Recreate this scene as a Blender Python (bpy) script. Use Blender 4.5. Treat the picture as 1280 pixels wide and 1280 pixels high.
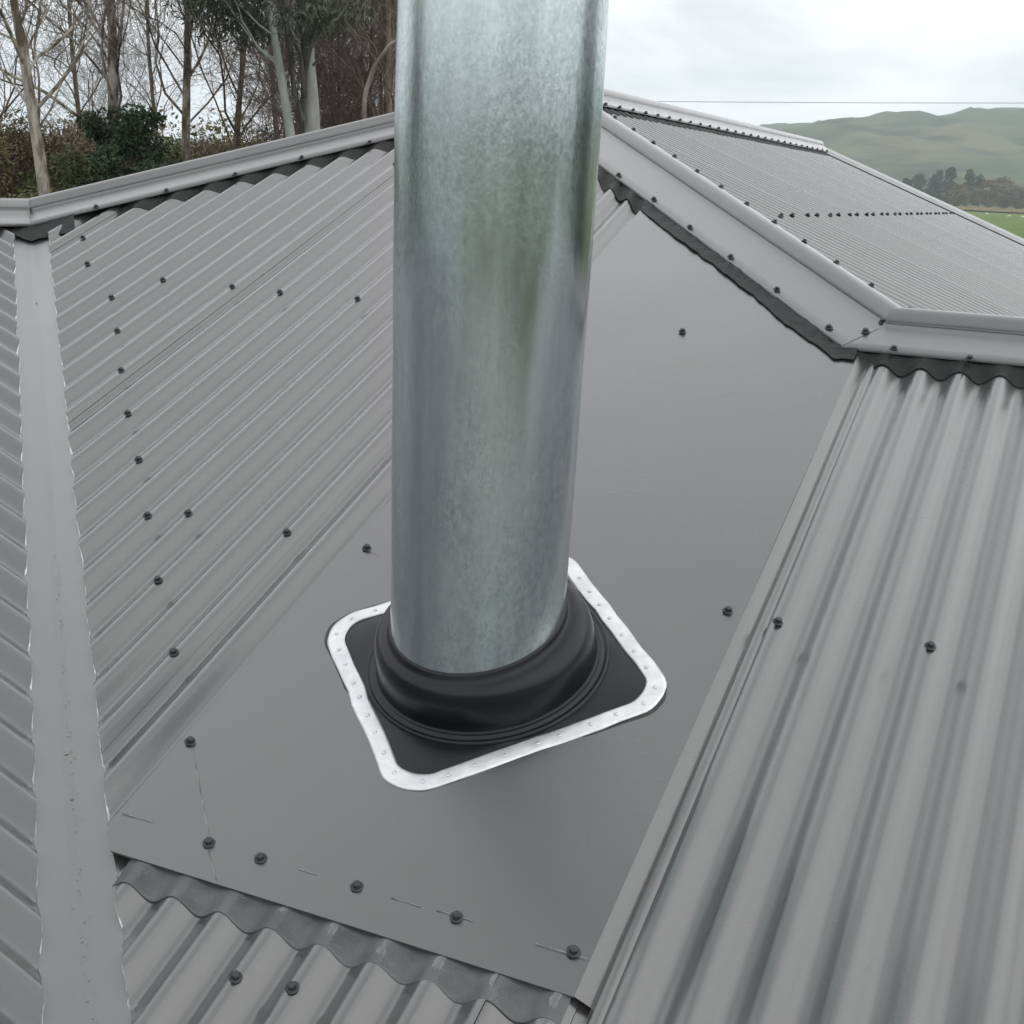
import bpy, bmesh, math, random
import numpy as np
from mathutils import Vector, Matrix, Euler

scene = bpy.context.scene
COL = scene.collection
for o in list(bpy.data.objects):
    bpy.data.objects.remove(o)

# ------------------------------------------------------------------ camera
CAM = np.array([0.7893, -1.6761, 0.7400])
RGT = np.array([0.90893536, 0.41440191, 0.0459083])
UPV = np.array([-0.14382792, 0.20829308, 0.96743347])
FWD = np.array([-0.3913439, 0.88593738, -0.24892751])
cd = bpy.data.cameras.new('camera')
cd.sensor_width = 36.0
cd.lens = 1600.87 / 1280 * 36.0
cd.clip_start = 0.02
cd.clip_end = 20000
cam = bpy.data.objects.new('camera', cd)
COL.objects.link(cam)
cam.matrix_world = Matrix(((RGT[0], UPV[0], -FWD[0], CAM[0]), (RGT[1], UPV[1], -FWD[1], CAM[1]),
                           (RGT[2], UPV[2], -FWD[2], CAM[2]), (0, 0, 0, 1)))
scene.camera = cam

# ------------------------------------------------------------------ sky, sun, exposure
SUN_EL, SUN_AZ = math.radians(42), math.radians(78)     # azimuth clockwise from +Y
world = bpy.data.worlds.new('World')
scene.world = world
world.use_nodes = True
wn, wl = world.node_tree.nodes, world.node_tree.links
wn.clear()
wout = wn.new('ShaderNodeOutputWorld')
wbg = wn.new('ShaderNodeBackground')
sky = wn.new('ShaderNodeTexSky')
sky.sky_type = 'NISHITA'
sky.sun_disc = False
sky.sun_elevation = SUN_EL
sky.sun_rotation = SUN_AZ
wtc = wn.new('ShaderNodeTexCoord')
wmp = wn.new('ShaderNodeMapping')
wmp.inputs['Scale'].default_value = (3.0, 3.0, 11.0)
wns = wn.new('ShaderNodeTexNoise')
wns.inputs['Scale'].default_value = 1.7
wns.inputs['Detail'].default_value = 6
wns.inputs['Roughness'].default_value = 0.52
wns.inputs['Distortion'].default_value = 0.5
wrp = wn.new('ShaderNodeValToRGB')
wrp.color_ramp.elements[0].position = 0.34
wrp.color_ramp.elements[0].color = (6.8, 7.0, 7.1, 1)
wrp.color_ramp.elements[1].position = 0.60
wrp.color_ramp.elements[1].color = (10.7, 10.7, 10.7, 1)
wmx = wn.new('ShaderNodeMix')
wmx.data_type = 'RGBA'
wmx.inputs[0].default_value = 0.95            # overcast: cloud hides nearly all of the blue
wl.new(wtc.outputs['Generated'], wmp.inputs[0])
wl.new(wmp.outputs[0], wns.inputs['Vector'])
wl.new(wns.outputs[0], wrp.inputs[0])
wl.new(sky.outputs[0], wmx.inputs[6])
wl.new(wrp.outputs[0], wmx.inputs[7])
# bright band of thinner cloud low down, as over the hills; the deck is greyer overhead
wsx = wn.new('ShaderNodeSeparateXYZ')
wl.new(wtc.outputs['Generated'], wsx.inputs[0])
wmr = wn.new('ShaderNodeMapRange')
wmr.inputs[1].default_value = 0.0
wmr.inputs[2].default_value = 1.0
wmr.inputs[3].default_value = 1.0
wmr.inputs[4].default_value = 0.70
wl.new(wsx.outputs[2], wmr.inputs[0])
wvm = wn.new('ShaderNodeVectorMath')
wvm.operation = 'SCALE'
wl.new(wmx.outputs[2], wvm.inputs[0])
wl.new(wmr.outputs[0], wvm.inputs[3])
wl.new(wvm.outputs[0], wbg.inputs[0])
wbg.inputs[1].default_value = 0.132
wl.new(wbg.outputs[0], wout.inputs[0])

sl = bpy.data.lights.new('sun', 'SUN')
sl.energy = 0.5
sl.angle = math.radians(85)
sl.color = (1.0, 0.97, 0.93)
sun = bpy.data.objects.new('sun', sl)
COL.objects.link(sun)
sd = Vector((math.sin(SUN_AZ) * math.cos(SUN_EL), math.cos(SUN_AZ) * math.cos(SUN_EL), math.sin(SUN_EL)))
sun.rotation_euler = (-sd).to_track_quat('-Z', 'Y').to_euler()
sun.location = sd * 30

scene.view_settings.view_transform = 'Standard'
scene.view_settings.look = 'None'
scene.view_settings.exposure = 0.40
scene.view_settings.gamma = 1.0
scene.view_settings.use_curve_mapping = False
scene.cycles.volume_bounces = 1
scene.cycles.max_bounces = 5
scene.cycles.diffuse_bounces = 2
scene.cycles.glossy_bounces = 3

# ------------------------------------------------------------------ materials
def mat(name, c1, c2=None, rough=0.5, rvar=0.0, metal=0.0, scale=20.0, detail=5, bump=0.0, bscale=60.0,
        stretch=(1, 1, 1), spec=0.5, lo=0.35, hi=0.65, coat=0.0, coat_rough=0.2, trans=0.0):
    m = bpy.data.materials.new(name)
    m.use_nodes = True
    nt = m.node_tree
    N, L = nt.nodes, nt.links
    b = N['Principled BSDF']
    b.inputs['Metallic'].default_value = metal
    b.inputs['Roughness'].default_value = rough
    b.inputs['Specular IOR Level'].default_value = spec
    b.inputs['Coat Weight'].default_value = coat
    b.inputs['Coat Roughness'].default_value = coat_rough
    tc = N.new('ShaderNodeTexCoord')
    mp = N.new('ShaderNodeMapping')
    mp.inputs['Scale'].default_value = stretch
    L.new(tc.outputs['Object'], mp.inputs[0])
    ns = N.new('ShaderNodeTexNoise')
    ns.inputs['Scale'].default_value = scale
    ns.inputs['Detail'].default_value = detail
    ns.inputs['Roughness'].default_value = 0.6
    L.new(mp.outputs[0], ns.inputs['Vector'])
    rp = N.new('ShaderNodeValToRGB')
    rp.color_ramp.elements[0].position = lo
    rp.color_ramp.elements[1].position = hi
    rp.color_ramp.elements[0].color = (*c1, 1)
    rp.color_ramp.elements[1].color = (*(c2 or c1), 1)
    L.new(ns.outputs[0], rp.inputs[0])
    L.new(rp.outputs[0], b.inputs['Base Color'])
    if rvar:
        mr = N.new('ShaderNodeMapRange')
        mr.inputs[3].default_value = rough - rvar
        mr.inputs[4].default_value = rough + rvar
        mr.inputs[1].default_value = 0.1
        mr.inputs[2].default_value = 0.9
        L.new(ns.outputs[0], mr.inputs[0])
        L.new(mr.outputs[0], b.inputs['Roughness'])
    if bump:
        n2 = N.new('ShaderNodeTexNoise')
        n2.inputs['Scale'].default_value = bscale
        n2.inputs['Detail'].default_value = 3
        L.new(mp.outputs[0], n2.inputs['Vector'])
        bp = N.new('ShaderNodeBump')
        bp.inputs['Strength'].default_value = bump
        bp.inputs['Distance'].default_value = 0.01
        L.new(n2.outputs[0], bp.inputs['Height'])
        L.new(bp.outputs[0], b.inputs['Normal'])
    if trans:
        b.inputs['Transmission Weight'].default_value = trans
    return m

def roof_paint(name, c, rough, vary=0.07, run=None, dust=0.22):
    """Factory painted steel: broad faint mottling, dust and run-off marks drawn out down the slope, a glossy clear coat."""
    m = mat(name, [v * (1 - vary) for v in c], [v * (1 + vary) for v in c], rough=rough, rvar=0.03, scale=2.6, detail=3, lo=0.1, hi=0.9,
            spec=1.0, coat=1.0, coat_rough=max(0.1, rough - 0.08))
    nt = m.node_tree
    N, L = nt.nodes, nt.links
    b = N['Principled BSDF']
    b.inputs['Coat IOR'].default_value = 1.72
    rp = [n for n in N if n.type == 'VALTORGB'][0]
    tc = [n for n in N if n.type == 'TEX_COORD'][0]
    mp = N.new('ShaderNodeMapping')
    mp.inputs['Scale'].default_value = run or (1, 1, 1)
    L.new(tc.outputs['Object'], mp.inputs[0])
    n3 = N.new('ShaderNodeTexNoise')
    n3.inputs['Scale'].default_value = 5
    n3.inputs['Detail'].default_value = 1.5
    n3.inputs['Roughness'].default_value = 0.5
    L.new(mp.outputs[0], n3.inputs['Vector'])
    mr = N.new('ShaderNodeMapRange')
    mr.interpolation_type = 'SMOOTHSTEP'
    mr.inputs[1].default_value = 0.15
    mr.inputs[2].default_value = 0.95
    mr.inputs[3].default_value = 0.0
    mr.inputs[4].default_value = dust
    L.new(n3.outputs[0], mr.inputs[0])
    mx = N.new('ShaderNodeMix')
    mx.data_type = 'RGBA'
    mx.inputs[7].default_value = (0.122, 0.120, 0.117, 1)
    L.new(mr.outputs[0], mx.inputs[0])
    L.new(rp.outputs[0], mx.inputs[6])
    L.new(mx.outputs[2], b.inputs['Base Color'])
    r2 = N.new('ShaderNodeMapRange')
    r2.inputs[1].default_value = 0.1
    r2.inputs[2].default_value = 0.95
    r2.inputs[3].default_value = max(0.08, rough - 0.08)
    r2.inputs[4].default_value = rough + 0.01
    L.new(n3.outputs[0], r2.inputs[0])
    L.new(r2.outputs[0], b.inputs['Coat Roughness'])
    return m

GREY = (0.040, 0.0402, 0.0413)
M_ROOF = roof_paint('roof paint', GREY, 0.27, run=(5, 0.35, 0.35))
M_ROOFX = roof_paint('roof paint across', GREY, 0.27, run=(0.35, 5, 0.35))
M_FLAT = roof_paint('flat sheet paint', (0.032, 0.0322, 0.0322), 0.30, dust=0.10)
M_CAP = roof_paint('capping paint', GREY, 0.32)
M_VALLEY = roof_paint('valley paint', (0.078, 0.082, 0.084), 0.36, 0.16)
M_BARGE = mat('barge paint', (0.34, 0.36, 0.36), (0.40, 0.42, 0.42), rough=0.4)
M_SOFT = mat('black soft flashing', (0.011, 0.0115, 0.012), (0.021, 0.0215, 0.022), spec=0.3, rough=0.5, rvar=0.1, scale=30,
             bump=0.25, bscale=70)
M_SOFTG = mat('grey embossed flashing', (0.085, 0.09, 0.092), (0.12, 0.125, 0.128), rough=0.5, scale=25, bump=0.2, bscale=50)
M_SCREW = mat('screw paint', (0.022, 0.023, 0.025), (0.04, 0.041, 0.043), rough=0.42, scale=90)
M_CUT = mat('bare cut steel', (0.5, 0.52, 0.53), (0.85, 0.87, 0.88), rough=0.3, metal=0.6, scale=60)
M_SCRIBE = mat('scribe line', (0.07, 0.072, 0.072), (0.34, 0.35, 0.34), rough=0.6, scale=55, detail=8)
M_RUBBER = mat('black rubber', (0.005, 0.0055, 0.0075), (0.009, 0.010, 0.0125), rough=0.30, rvar=0.06, scale=14, spec=0.38)
M_SEAL = mat('sealant', (0.016, 0.016, 0.016), (0.03, 0.03, 0.03), rough=0.5, scale=40)
M_ALU = mat('aluminium strip', (0.66, 0.675, 0.68), (0.86, 0.87, 0.875), rough=0.40, metal=0.6, rvar=0.08, scale=28, bump=0.12, bscale=45)
M_ALUD = mat('aluminium dimple', (0.6, 0.61, 0.62), (0.75, 0.75, 0.76), rough=0.4, metal=0.6, scale=50)
M_DEBRIS = mat('lichen debris', (0.26, 0.23, 0.18), (0.42, 0.40, 0.35), rough=0.9, scale=120)
M_WALL = mat('painted weatherboard', (0.55, 0.53, 0.48), (0.62, 0.6, 0.55), rough=0.6, scale=4)

def galv():
    m = bpy.data.materials.new('galvanised steel')
    m.use_nodes = True
    nt = m.node_tree
    N, L = nt.nodes, nt.links
    b = N['Principled BSDF']
    b.inputs['Metallic'].default_value = 1.0
    tc = N.new('ShaderNodeTexCoord')
    def noise(scale, stretch, detail=6, rough=0.6):
        mp = N.new('ShaderNodeMapping')
        mp.inputs['Scale'].default_value = stretch
        L.new(tc.outputs['Object'], mp.inputs[0])
        n = N.new('ShaderNodeTexNoise')
        n.inputs['Scale'].default_value = scale
        n.inputs['Detail'].default_value = detail
        n.inputs['Roughness'].default_value = rough
        L.new(mp.outputs[0], n.inputs['Vector'])
        return n.outputs[0]
    def ramp(src, p0, p1, c0, c1):
        r = N.new('ShaderNodeValToRGB')
        r.color_ramp.elements[0].position = p0
        r.color_ramp.elements[1].position = p1
        r.color_ramp.elements[0].color = (*c0, 1)
        r.color_ramp.elements[1].color = (*c1, 1)
        L.new(src, r.inputs[0])
        return r.outputs[0]
    def mix(f, a, c):
        x = N.new('ShaderNodeMix')
        x.data_type = 'RGBA'
        L.new(f, x.inputs[0])
        for s, k in ((a, 6), (c, 7)):
            if isinstance(s, tuple):
                x.inputs[k].default_value = (*s, 1)
            else:
                L.new(s, x.inputs[k])
        return x.outputs[2]
    streak = noise(16, (1, 1, 0.05), 6)
    base = ramp(streak, 0.34, 0.66, (0.43, 0.49, 0.51), (0.66, 0.725, 0.735))
    cl = noise(9, (1, 1, 0.28), 8, 0.7)
    green = ramp(cl, 0.42, 0.75, (0, 0, 0), (0.6, 0.6, 0.6))
    base = mix(green, base, (0.40, 0.465, 0.46))
    fine = noise(150, (1, 1, 0.5), 5, 0.85)
    spm = N.new('ShaderNodeMath')
    spm.operation = 'MULTIPLY'
    L.new(ramp(fine, 0.40, 0.66, (0, 0, 0), (1, 1, 1)), spm.inputs[0])
    L.new(ramp(cl, 0.40, 0.62, (0.12, 0.12, 0.12), (0.75, 0.75, 0.75)), spm.inputs[1])
    sp = spm.outputs[0]
    base = mix(sp, base, (0.70, 0.77, 0.75))
    vmp = N.new('ShaderNodeMapping')
    vmp.inputs['Scale'].default_value = (1, 1, 0.6)
    L.new(tc.outputs['Object'], vmp.inputs[0])
    vo = N.new('ShaderNodeTexVoronoi')            # zinc spangle
    vo.inputs['Scale'].default_value = 230
    L.new(vmp.outputs[0], vo.inputs['Vector'])
    bw = N.new('ShaderNodeRGBToBW')
    L.new(vo.outputs['Color'], bw.inputs[0])
    vs = N.new('ShaderNodeMath')
    vs.operation = 'MULTIPLY'
    L.new(ramp(bw.outputs[0], 0.45, 0.75, (0, 0, 0), (1, 1, 1)), vs.inputs[0])
    L.new(ramp(noise(7, (1, 1, 0.4), 5), 0.42, 0.62, (0.05, 0.05, 0.05), (0.5, 0.5, 0.5)), vs.inputs[1])
    base = mix(vs.outputs[0], base, (0.33, 0.385, 0.39))
    wear = noise(34, (1, 1, 0.4), 9, 0.8)
    wr = ramp(wear, 0.50, 0.80, (0, 0, 0), (0.4, 0.4, 0.4))
    base = mix(wr, base, (0.33, 0.38, 0.38))
    L.new(base, b.inputs['Base Color'])
    rr = N.new('ShaderNodeMapRange')
    rr.inputs[1].default_value = 0.3
    rr.inputs[2].default_value = 0.7
    rr.inputs[3].default_value = 0.15
    rr.inputs[4].default_value = 0.30
    L.new(cl, rr.inputs[0])
    L.new(rr.outputs[0], b.inputs['Roughness'])
    bp = N.new('ShaderNodeBump')
    bp.inputs['Strength'].default_value = 0.22
    bp.inputs['Distance'].default_value = 0.004
    ad = N.new('ShaderNodeMath')
    ad.operation = 'ADD'
    L.new(streak, ad.inputs[0])
    sm = N.new('ShaderNodeMath')
    sm.operation = 'MULTIPLY'
    sm.inputs[1].default_value = 0.25
    L.new(noise(120, (1, 1, 0.5), 3), sm.inputs[0])
    L.new(sm.outputs[0], ad.inputs[1])
    L.new(ad.outputs[0], bp.inputs['Height'])
    L.new(bp.outputs[0], b.inputs['Normal'])
    return m
M_GALV = galv()

# ------------------------------------------------------------------ helpers
def mesh_obj(name, verts, faces, m, parent=None, smooth=True):
    me = bpy.data.meshes.new(name)
    verts = np.asarray(verts, dtype=np.float32).reshape(-1, 3)
    me.vertices.add(len(verts))
    me.vertices.foreach_set('co', verts.ravel())
    if isinstance(faces, np.ndarray):
        tot = np.full(len(faces), faces.shape[1], dtype=np.int32)
        idx = faces.astype(np.int32).ravel()
    else:
        tot = np.array([len(f) for f in faces], dtype=np.int32)
        idx = np.array([i for f in faces for i in f], dtype=np.int32)
    me.loops.add(len(idx))
    me.loops.foreach_set('vertex_index', idx)
    me.polygons.add(len(tot))
    me.polygons.foreach_set('loop_start', np.concatenate([[0], np.cumsum(tot)[:-1]]).astype(np.int32))
    me.update(calc_edges=True)
    me.polygons.foreach_set('use_smooth', np.full(len(tot), bool(smooth)))
    if m:
        me.materials.append(m)
    me.validate()
    o = bpy.data.objects.new(name, me)
    COL.objects.link(o)
    if parent:
        o.parent = parent
    return o

def empty(name, loc=(0, 0, 0)):
    o = bpy.data.objects.new(name, None)
    o.empty_display_size = 0.2
    o.location = loc
    COL.objects.link(o)
    return o

def tag(o, label=None, cat=None, group=None, kind=None):
    if label: o['label'] = label
    if cat: o['category'] = cat
    if group: o['group'] = group
    if kind: o['kind'] = kind
    return o

def grid_faces(nu, nv, off=0):
    i, j = np.meshgrid(np.arange(nu - 1), np.arange(nv - 1), indexing='ij')
    a = (off + i * nv + j).ravel()
    return [tuple(r) for r in np.stack([a, a + nv, a + nv + 1, a + 1], 1).tolist()]

def hash2(i, j, s):
    h = (i.astype(np.int64) * 374761393 + j.astype(np.int64) * 668265263 + s * 1442695041) & 0xffffffff
    h = ((h ^ (h >> 13)) * 1274126177) & 0xffffffff
    return ((h ^ (h >> 16)) & 0xffff) / 65535.0

def vnoise(x, y, s=0):
    x, y = np.asarray(x, float), np.asarray(y, float)
    i, j = np.floor(x), np.floor(y)
    u, v = x - i, y - j
    u, v = u * u * (3 - 2 * u), v * v * (3 - 2 * v)
    a, b = hash2(i, j, s), hash2(i + 1, j, s)
    c, e = hash2(i, j + 1, s), hash2(i + 1, j + 1, s)
    return (a * (1 - u) + b * u) * (1 - v) + (c * (1 - u) + e * u) * v

def fbm(x, y, oct=4, s=0):
    t, a, n = 0, 1.0, 0
    for k in range(oct):
        t = t + a * (vnoise(np.asarray(x) * 2 ** k, np.asarray(y) * 2 ** k, s + k) - 0.5)
        n += a
        a *= 0.5
    return t / n * 2

def join_mesh(parts):
    V, F, n = [], [], 0
    for v, f in parts:
        V += list(v)
        F += [tuple(q + n for q in g) for g in f]
        n += len(v)
    return V, F

# ------------------------------------------------------------------ roof geometry
PIT = 0.0762                      # corrugation pitch
DEP = 0.0098                      # half depth
PHA = 0.0275                      # x of a crest on the front slope
p = 0.3784
S_, C_, T_ = math.sin(p), math.cos(p), math.tan(p)
HIPR = 1.5988                     # right hip in plan: x + y
HIPL = 3.75                       # left hip in plan:  y - x
JY = 1.1944                       # right wing ridge
JX = HIPR - JY
VX = -0.8415                      # valley in plan: x + y
AX, AY = (HIPR - HIPL) / 2, (HIPR + HIPL) / 2      # apex
KX = (VX - HIPL) / 2                                # top of valley / left wing ridge
KY = VX - KX
EAVE = -3.2
GABLE = 7.1

def st3(a, b, c): return np.stack(np.broadcast_arrays(np.asarray(a, float), np.asarray(b, float), np.asarray(c, float)), -1)
def fA(u, v, n): return st3(u, v * C_ - n * S_, v * S_ + n * C_)            # front slope
def fC(x0):
    return lambda u, v, n: st3(x0 - v * C_ + n * S_, u, v * S_ + n * C_)     # slopes falling to +x
def fD(u, v, n): return st3(u, 2 * JY - v * C_ + n * S_, v * S_ + n * C_)    # back of right wing
def fE(u, v, n): return st3(-HIPL + v * C_ - n * S_, u, v * S_ + n * C_)     # slopes falling to -x
fCm, fB = fC(HIPR), fC(VX)

house = empty('house', (0, 0, -3.8))
tag(house, 'house with dark grey corrugated steel hip roof that carries the flue', 'house')
HO = Vector((0, 0, 3.8))

def part(name, verts, faces, m, parent=None, smooth=True):
    """A part of the house; vertices are given in world space."""
    return mesh_obj(name, np.asarray(verts, float).reshape(-1, 3) + np.array([0, 0, 3.8]), faces, m, parent or house, smooth)

def corr(u, phase):
    return DEP * (np.cos(2 * np.pi * (u - phase) / PIT) - 1)

def sheet(frame, u0, u1, vlo, vhi, phase, seed=0, nv=14, per=14, cut=None, lap=0.0022, m=None, name='roof_sheet'):
    """One corrugated sheet between u0 and u1; its ends follow vlo(u), vhi(u)."""
    us = np.linspace(u0, u1, max(3, int(round((u1 - u0) / PIT * per)) + 1))
    rng = np.random.default_rng(seed)
    a = np.array([vlo(u) for u in us])
    b = np.array([vhi(u) for u in us])
    if cut:
        a = a + 0.0056 * fbm(us * 40, np.full(len(us), seed + 0.5), 3, 5)
    b = np.maximum(b, a + 0.002)
    vs = a[:, None] + (b - a)[:, None] * np.linspace(0, 1, nv)[None, :]
    U = np.repeat(us[:, None], nv, 1)
    nn = corr(U, phase) + lap * (U - u0) / (u1 - u0) + 0.0009 * fbm(vs * 2.3, U * 5 + seed, 2, 9)
    V = frame(U, vs, nn).reshape(-1, 3)
    F = grid_faces(len(us), nv)
    o = part(name, V, F, m or (M_ROOF if frame in (fA, fD) else M_ROOFX))
    if cut:                                   # bright snipped edge along the valley
        W, G = [], []
        for i, u in enumerate(us):
            va = V[i * nv]
            h = corr(u, phase)
            big = 0.0016 + 0.0045 * max(0, -h / (2 * DEP)) ** 3 * (0.4 + rng.random()) + 0.0012 * rng.random()
            q = frame(0, 1, 0) - frame(0, 0, 0)
            nz = frame(0, 0, 1) - frame(0, 0, 0)
            W += [va + nz * 0.0006, va - q * big * 0.8 - nz * big * 0.5]
        for i in range(len(us) - 1):
            if rng.random() < 0.82 and min(b[i] - a[i], b[i + 1] - a[i + 1]) > 0.06:
                G.append((2 * i, 2 * i + 1, 2 * i + 3, 2 * i + 2))
        part('cut_edge', W, G, M_CUT, o, smooth=False)
    return o

# front slope -----------------------------------------------------------------
FL, FR, FB = -0.3694, 0.3529, -0.476            # flat sheet: left, right, bottom (v)
def A_hi(x):
    y = JY if x > JX else min(HIPR - x, x + HIPL)
    return (y - 0.055) / C_
def A_lo(x):
    return max(VX + 0.066 - x, EAVE) / C_
laps = [-2.30 + 0.03, -2.03, -1.268, -0.506, FL + 0.012]
k = 0
for a, b in zip(laps[:-1], laps[1:]):
    sheet(fA, a, b + (0.022 if b < -0.4 else 0.0), A_lo, A_hi, PHA, seed=k, cut=True, nv=26)
    k += 1
sheet(fA, FL + 0.012, 0.256, A_lo, lambda x: FB + 0.05, PHA, seed=11, cut=True)
sheet(fA, 0.256, FR + 0.004, A_lo, lambda x: FB + 0.05, PHA, seed=12, cut=True)
s0 = FR + 0.004
edge = 1.018
right_first = sheet(fA, s0, edge + 0.022, A_lo, A_hi, PHA, seed=13, nv=26)
while edge < 8.6:
    sheet(fA, edge, edge + 0.784, A_lo, A_hi, PHA, seed=14 + int(edge), nv=8, per=10)
    edge += 0.762

# slope behind the right hip ---------------------------------------------------
def C_hi(y):
    x = max(AX, HIPR - y)
    return (HIPR - x - 0.055) / C_
def C_lo(y):
    x = min(HIPR - EAVE, y - (2 * JY - HIPR) - 0.05)
    return (HIPR - x) / C_
yy = JY + 0.02
k = 40
while yy < GABLE - 0.05:
    y2 = min(yy + 0.762, GABLE)
    sheet(fCm, yy, y2 + (0.02 if y2 < GABLE else 0), C_lo, C_hi, PHA, seed=k, nv=8)
    yy += 0.762
    k += 1
# left wing slope that falls to the valley -----------------------------------------
def B_hi(y): return (VX - KX - 0.055) / C_
def B_lo(y): return max((VX - (VX - y - 0.066)), EAVE) / C_
yy = KY + 0.04
k = 60
while yy > -6.0:
    sheet(fB, yy - 0.784, yy, B_lo, B_hi, PHA, seed=k, cut=yy > -2.5, nv=8, per=14 if yy > -2 else 8)
    yy -= 0.762
    k += 1
# back of the right wing, and the slopes turned away to the left ------------------------
xx = JX + 0.05
while xx < 8.6:
    sheet(fD, xx, xx + 0.78, lambda x: max(2 * JY - (x + 2 * JY - HIPR - 0.06), EAVE) / C_, lambda x: (JY - 0.055) / C_, PHA, seed=80, nv=4, per=6)
    xx += 0.762
def E_hi(y):
    x = KX if y < KY else min(AX, y - HIPL)
    return (x + HIPL - 0.055) / C_
yy = -6.7
while yy < GABLE - 0.05:
    sheet(fE, yy, min(yy + 0.78, GABLE), lambda y: EAVE / C_, E_hi, PHA, seed=90, nv=4, per=6)
    yy += 0.762

# flat flashing sheet under the flue ------------------------------------------------
def flat_hi(x): return (HIPR - max(x, -5) - 0.08) / C_ if x < JX else (JY - 0.08) / C_
def flat_lo(x): return max(FB, (VX + 0.066 - x) / C_)
nu, nv = 81, 70
us = np.linspace(FL, FR, nu)
V = []
for u in us:
    vs = np.linspace(flat_lo(u), flat_hi(u), nv)
    nn = 0.0040 + 0.0026 * fbm(np.full(nv, u * 2.6), vs * 1.9, 2, 21)
    V += [fA(u, v, n) for v, n in zip(vs, nn)]
F = grid_faces(nu, nv)
# left lip turned down, right side folded down as a sloped flange with a hemmed edge
off = len(V)
prof = [(FL, 0.0032), (FL - 0.0015, 0.0022), (FL - 0.0018, -0.004)]
for (x, n) in prof:
    vs = np.linspace(flat_lo(FL), flat_hi(FL), nv)
    V += [fA(x, v, n) for v in vs]
F += grid_faces(3, nv, off)
off = len(V)
for (x, n) in [(FR, 0.0032), (FR + 0.0022, 0.0016), (FR + 0.0215, -0.0100), (FR + 0.0222, -0.0112), (FR + 0.0218, -0.0125)]:
    vs = np.linspace(FB, flat_hi(FR), nv)
    V += [fA(x, v, n) for v in vs]
F += grid_faces(5, nv, off)
off = len(V)                                       # thin lower edge
for u in us:
    V += [fA(u, flat_lo(u), 0.0040 + 0.0026 * float(fbm(u * 2.6, flat_lo(u) * 1.9, 2, 21))), fA(u, flat_lo(u) - 0.0006, 0.0006)]
F += grid_faces(nu, 2, off)
flat = part('flat_flashing_sheet', V, F, M_FLAT)
tag(flat, 'smooth flat grey steel sheet around the flue boot')
# shallow box rib of the neighbouring sheet just right of the fold
V, F = [], []
vs = np.linspace(FB - 0.03, (JY - 0.1) / C_, 40)
for (x, n) in [(FR + 0.0205, -0.0105), (FR + 0.0238, -0.0092), (FR + 0.026, -0.0062), (FR + 0.038, -0.0052), (FR + 0.0425, -0.0110), (FR + 0.044, -0.016)]:
    V += [fA(x, v, n + 0.0006 * math.sin(9 * v)) for v in vs]
F = grid_faces(6, 40)
part('edge_rib', V, F, M_ROOF)

# ------------------------------------------------------------------ soft edge strips
def soft_strip(name, us, vtop, vbot, ntop, nbot, m, rows=9, wr=0.0016, seed=0, parent=None, fr=fA):
    us = np.asarray(us)
    a = np.array([vtop(u) for u in us])[:, None]
    b = np.array([vbot(u) for u in us])[:, None]
    sr = np.linspace(0, 1, rows)[None, :]
    vv = a + (b - a) * sr
    U = np.repeat(us[:, None], rows, 1)
    e = sr * sr * (3 - 2 * sr)
    nt = np.array([ntop(u, 0) for u in us])[:, None]
    nb = np.array([nbot(u, 0) for u in us])[:, None]
    nn = nt * (1 - e) + nb * e + wr * 1.6 * np.sin(np.pi * np.minimum(1, sr * 1.2)) * fbm(U * 38, vv * 38, 3, seed)
    V = list(fr(U, vv, nn).reshape(-1, 3))
    n0 = len(V)
    for i, u in enumerate(us):                       # visible thickness at the free edge
        V += [V[i * rows + rows - 1], V[i * rows + rows - 1] - np.array([0, 0, 0.0018])]
    F = grid_faces(len(us), rows) + grid_faces(len(us), 2, n0)
    return part(name, V, F, m, parent)

# below the flat sheet: embossed grey strip moulded into the corrugations
us = np.linspace(-0.303, FR - 0.004, 240)
def dr(u): return float(corr(u, PHA))
bs = soft_strip('soft_edge_strip', us, lambda u: FB + 0.012, lambda u: FB - 0.036 + dr(u) * 0.25 + 0.002 * float(fbm(u * 14, 3.3, 2, 4)),
                lambda u, v: 0.0006 + 0.35 * dr(u), lambda u, v: dr(u) * 0.93 + 0.0022, M_SOFTG, rows=10, wr=0.0009, seed=3)
# embossed honeycomb pads on the strip, where it drops into each trough
def emboss_pad(u0):
    V, F = [], []
    rng = random.Random(int(u0 * 1000))
    for r in range(9):
        for q in range(9):
            du = (q - 4) * 0.0036 + (0.0018 if r % 2 else 0)
            dv = -0.006 - r * 0.0034
            if rng.random() < 0.06: continue
            u, v = u0 + du, FB + dv
            s = (FB + 0.012 - v) / 0.048
            e = s * s * (3 - 2 * s)
            n = (0.0006 + 0.35 * dr(u)) * (1 - e) + (dr(u) * 0.93 + 0.0022) * e
            c = len(V)
            for a in range(6):
                t = a * math.pi / 3
                V.append(fA(u + 0.0017 * math.cos(t), v + 0.0015 * math.sin(t), n + 0.0001))
            V.append(fA(u, v, n + 0.0013))
            F += [(c + a, c + (a + 1) % 6, c + 6) for a in range(6)]
    return part('embossed_pad', V, F, M_SOFTG, bs, smooth=False)
u0 = PHA + PIT * 0.30 - PIT * 5
while u0 < FR - 0.03:
    if u0 > FL + 0.04:
        emboss_pad(u0)
    u0 += PIT

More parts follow.
